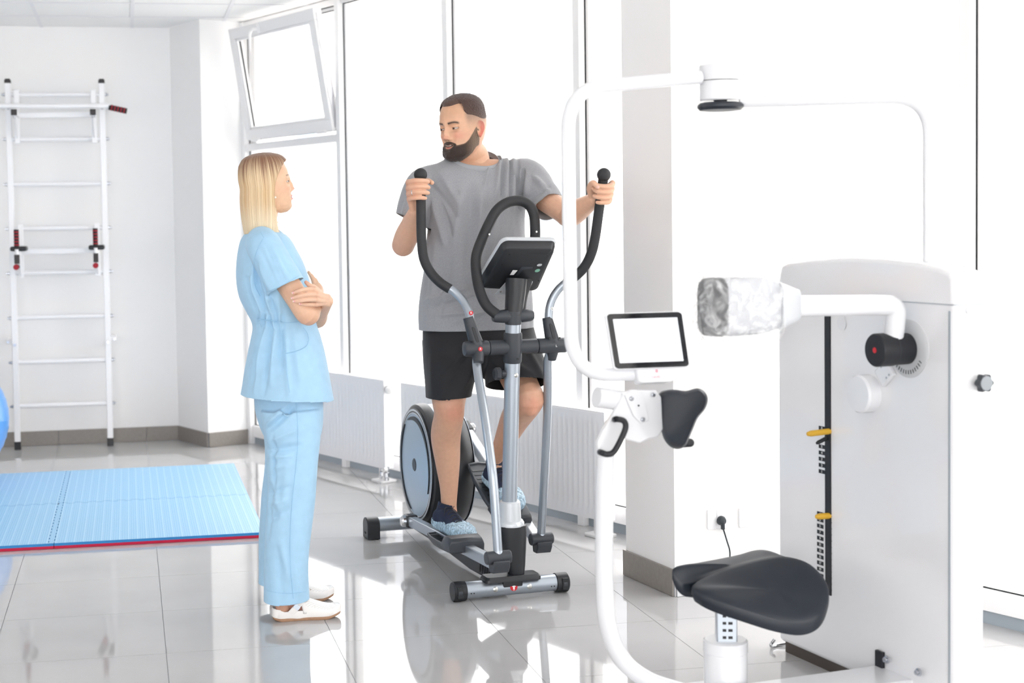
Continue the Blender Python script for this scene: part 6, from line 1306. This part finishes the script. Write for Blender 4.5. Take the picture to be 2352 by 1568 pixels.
col = mixc(col, '#dd9a86', .25*np.exp(-((ax_-.048)/.022)**2-((z+.025)/.018)**2)*(y > .02)); col = mixc(col, '#e0968a', .4*np.exp(-(x/.014)**2-((z+.034)/.012)**2)*(y > .085))
bz = .0225+.003*np.sin(np.clip((ax_-.012)/.036, 0, 1)*PI*.8); col = mixc(col, '#7a5648', .95*(y > .04)*sm(ax_, .011, .015)*(1-sm(ax_, .044, .050))*np.exp(-((z-bz)/.0024)**2))
comp.append((Vw, Fw, col))
eyes = []
for sd_ in (1, -1): eye(eyes, None, WHf, sd_, (-.42, 1, .08), '#5a3c2c', lidup=.0034, liddn=-.0040, lid=('#2e1c18', '#d8aa92', '#e0b999'), inn=.0028)
for a, b, c in eyes: comp.append((a, np.array(b), c))
VV = []; FF = []; CCs = []; n_ = 0
for a, b, c in comp: VV.append(a); FF.append(np.asarray(b)+n_); CCs.append(c); n_ += len(a)
wb = skin_obj('body', np.concatenate(VV), np.concatenate(FF), SKIN, wom, col=np.concatenate(CCs))
NM = mat('pink_nail', '#e9b0ac', .2); NT = mat('white_nail_tip', '#fbf3ef', .25)
for q, d_, r_ in nails:
    up_ = unit(vec(-.08, -1, .12)); sd2 = unit(np.cross(d_, up_)); up_ = np.cross(sd2, d_)
    mb = MB(); mb.ell(q+up_*(r_*.60)+d_*.0005, (.0056, .0042, .0022), R=np.array([d_, sd2, up_]), nu=16, nv=8); part('nail', mb, NM, wb)
    mb = MB(); mb.ell(q+up_*(r_*.60)+d_*.0048, (.0016, .0040, .0021), R=np.array([d_, sd2, up_]), nu=12, nv=8); part('nail_tip', mb, NT, wb)
# ---- hair: a bob, combed sheet with strands
HF0 = Frame(at(616, 425, 5.875), (.955, .30), pitch=.10, sc=1.0)
nt_, nz_ = 420, 96; V = []; Cc = []
rnd = np.random.RandomState(3)
def fnoise(t, seed, k): r_ = np.random.RandomState(seed); a = r_.rand(k)*2*PI; fq = 1+np.arange(k); return sum(math.cos(0)*np.sin(fq[i]*t+a[i])/fq[i]**.15 for i in range(k))/math.sqrt(k)
uu = np.linspace(-1, 1, nt_)
st_ = fnoise(uu*PI, 5, 60)+.7*fnoise(uu*PI*3, 9, 60); st_ = st_/np.abs(st_).max()
cs_ = fnoise(uu*PI*2, 21, 70); cs_ = cs_/np.abs(cs_).max(); cs2 = fnoise(uu*PI*5, 31, 60); cs2 = cs2/np.abs(cs2).max()
zl = np.concatenate([.1272-(.1272-.06)*np.linspace(0, 1, 34)**1.7, np.linspace(.06, -.188, nz_-34)[1:]])
nz_ = len(zl)
YE = np.interp(zl, [-.19, -.13, -.06, -.01, .03, .06, .085, .10], [.026, .012, .004, .004, .022, .045, .068, .12])
for _ in range(14): YE[1:-1] = (YE[:-2]+2*YE[1:-1]+YE[2:])/4
T_ = []
for iz, z0 in enumerate(zl):
    w, yf, yb = hring(max(min(z0-.010*float(sm(np.array(z0), .03, .1)), .1172), -.01)); h = .013*float(sm(np.array(.1295-z0), 0, .022))**.5+.0004
    w = w*.95+h; yf = yf*.97+h*.8; yb = yb*.97-h*.9
    if z0 < 0: tt = -z0/.19; w += .012*math.sin(PI*min(1, tt)); yb += -.004*math.sin(PI*tt)+.012*tt**2
    ye = min(YE[iz], yf-1e-6); cc_ = (ye+.012)/((yf+.012) if ye > -.012 else (-.012-yb)); T_.append((w, yf, yb, PI-math.acos(np.clip(cc_, -1, 1))))
T_ = np.array(T_); T0 = T_.copy()
for _ in range(40): T_[30:-1] = (T_[29:-2]+2*T_[30:-1]+T_[31:])/4
for iz, z0 in enumerate(zl):
    w, yf, yb, amax = T_[iz]; flow = float(sm(np.array(.122-z0), 0, .06))
    for j, u_ in enumerate(uu):
        a = u_*PI*.9999; c, s_ = -math.cos(a), math.sin(a)  # a = 0 at the back
        dsp = (.0028*st_[j]+.0013*cs2[j])*flow; over = float(np.clip((abs(a)-amax)/.10, -1, 6)) if amax < 3.0 else -1
        yy = -.012+(yf+.012 if c > 0 else -.012-yb)*c; X_ = w*s_; n_ = unit(vec(s_, c*.9, 0)); q = vec(X_, yy, z0)+n_*dsp
        if over > -1: q -= n_*(.0045*(over+1)**2 if over < 0 else min(.0045+.014*over, .045))
        if iz > nz_-4: q[2] += .007*cs2[j]*(iz-nz_+4)/3
        V.append(q)
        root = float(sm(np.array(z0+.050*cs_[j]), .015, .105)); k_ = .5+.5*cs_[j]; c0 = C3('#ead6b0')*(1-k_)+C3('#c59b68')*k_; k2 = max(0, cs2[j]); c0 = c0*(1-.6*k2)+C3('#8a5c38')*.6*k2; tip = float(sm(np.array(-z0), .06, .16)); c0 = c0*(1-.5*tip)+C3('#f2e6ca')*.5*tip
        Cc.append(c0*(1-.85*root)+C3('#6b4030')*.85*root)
Vt = np.array(V); Fh = np.array([q[::-1] for q in gridfaces(nz_, nt_, closed=False)]); jj = Fh % nt_; ii = Fh//nt_; am = np.array([PI-abs(uu[j]*PI) for j in range(nt_)]); over_ = (PI-am)[jj].min(1)-T_[ii.min(1), 3]; Fh = Fh[(over_ < .42) | (T_[ii.min(1), 3] >= 3.0)]
HAIRB = mat('blonde_hair', '#d8b98a', .38, attr='Col', bump=.5, bscale=240, bdist=.001, stretch=(1, 1, .06), spec=.6)
# lower part hangs plumb, upper part follows the head
Lz = sm(-Vt[:, 2], -.03, .05)[:, None]; WV = HF0.w(Vt)*(1-Lz)+Frame(at(615, 424, 5.875), (.955, .30), pitch=0).w(Vt)*Lz
N_ = vnorm(WV, Fh); cen = WV.mean(0)
if np.mean(np.einsum('ij,ij->i', N_, WV-cen)) < 0: Fh = Fh[:, ::-1]
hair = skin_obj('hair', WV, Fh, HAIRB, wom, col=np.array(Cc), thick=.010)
er = WHf.w([(-.0745*1.02, .002, -.050)])[0]; mb = MB(); mb.ell(er, (.0042,)*3, nu=14, nv=10); part('pearl_earring', mb, mat('pearl', '#f3ece2', .2), wom)
# ---- clogs
CLG = mat('white_leather', '#f4f1ee', .4, bump=.15, bscale=300); COR = mat('cork_sole', '#a98468', .7, var=.1, vscale=80); HOLE = mat('perforation', '#a9a6a6', .8)
def clog(heel, toe, side):
    f = unit(toe-heel); Lf = np.linalg.norm(toe-heel); s_ = vec(f[1], -f[0], 0); W_ = lambda a, b, c: heel+f*(a*Lf)+s_*b+UZ*c
    out = [(0, 0), (.02, .022), (.10, .033), (.25, .034), (.42, .035), (.60, .044), (.76, .050), (.90, .042), (.985, .022), (1.0, .0), (.985, -.022), (.90, -.038), (.76, -.043), (.60, -.041), (.42, -.036), (.25, -.034), (.10, -.033), (.02, -.022)]
    o = spline([vec(*q, 0) for q in out], 4, closed=True); lift = lambda a: .010*sm(np.array(a), .78, 1.0)+.003*sm(np.array(1-a), .9, 1.0)
    R = [[W_(.5+(a-.5)*k_, b*k_, c+float(lift(a))) for a, b, _ in o] for c, k_ in ((.0005, .94), (.004, .98), (.011, 1.0), (.013, .99))]
    mb = MB(); fixrings(mb, [np.array(r) for r in R]); cl = part('clog_sole', mb, COR, wom, smooth=50)
    R = [[W_(.5+(a-.5)*k_, b*k_, c+float(lift(a))-(.004*math.exp(-((a-.36)/.09)**2) if c < .02 else 0)+(.008*(1 if a < .12 else 0) if c > .025 else 0)) for a, b, _ in o] for c, k_ in ((.0125, .985), (.014, 1.008), (.033, 1.006), (.038, .98), (.034, .90))]
    mb = MB(); fixrings(mb, [np.array(r) for r in R]); part('white_rim', mb, CLG, cl, smooth=50)
    # vamp: shell over the forefoot
    vv = []; n1, n2 = 26, 34
    for i in range(n1):
        a = .37+.625*i/(n1-1); wv = np.interp(a, [.37, .60, .76, .90, .985, 1.0], [.036, .0435, .0475, .040, .020, .008]); hv = np.interp(a, [.37, .47, .60, .74, .87, .955, 1.0], [.092, .084, .070, .056, .045, .032, .018])
        for j in range(n2):
            t = PI*j/(n2-1); vv.append(W_(a-.085*math.sin(t)*0+(.06*(1-math.sin(t)))*(1-i/(n1-1)), wv*1.0*np.sign(math.cos(t))*abs(math.cos(t))**.8, .026+float(lift(a))+(hv-.026)*math.sin(t)**.75))
    vv = np.array(vv); ff = np.array(gridfaces(n1, n2, closed=False)); Nv = vnorm(vv, ff); ff = ff if np.mean(Nv[:, 2]) > 0 else ff[:, ::-1]
    vp = skin_obj('vamp', vv, ff, CLG, cl, thick=.003)
    Nv = vnorm(vv, ff); mb = MB()
    for i in range(3, n1-3):
        for j in range(4, n2-4):
            if (i+j) % 2 or i % 2 and False: continue
            p_ = vv[i*n2+j]; nn = Nv[i*n2+j]; mb.cyl(p_-nn*.0002, p_+nn*.00035, .0011, n=6)
    part('perforations', mb, HOLE, cl, kind='stuff')
    # heel strap with buckle
    sp = [W_(.24, side*.037, .030), W_(.30, side*.039, .046), W_(.37, side*.036, .066), W_(.43, side*.026, .084), W_(.46, 0, .092), W_(.43, -side*.026, .084), W_(.34, -side*.037, .055), W_(.26, -side*.037, .03)]
    mb = MB(); mb.tube(spline(sp, 6), [(.0022, .0125)]*43, n=12, up=s_*side); part('strap', mb, CLG, cl)
    bq_ = W_(.335, side*.0405, .056); bt = unit(W_(.37, side*.036, .066)-W_(.30, side*.039, .046)); mb = MB(); mb.prism(rrect(.017, .024, .002, 2), bq_, bt, np.cross(bt, s_*side), s_*side*.0018); part('buckle', mb, SIL, cl, smooth=0)
    mb = MB(); mb.prism(rrect(.006, .006, .0028, 3), W_(.60, side*.0445, .052), f, UZ, s_*side*.0025); part('logo_stud', mb, SCR, cl, smooth=0)
    # foot inside
    mb = MB(); limb(mb, [W_(.12, 0, .046), W_(.15, 0, .075), W_(.3, 0, .060), W_(.5, 0, .046), W_(.75, 0, .034)], [.020, .026, .026, .025, .014], n=20); V, Fc = union(mb, .004, 2); skin_obj('foot', V, Fc, mat('foot_skin', '#c08b76', .5, sss=.1), cl)
clog(fl(626, 1425), fl(782, 1413), 1); clog(fl(620, 1385)*1.0, fl(766, 1372), 1)
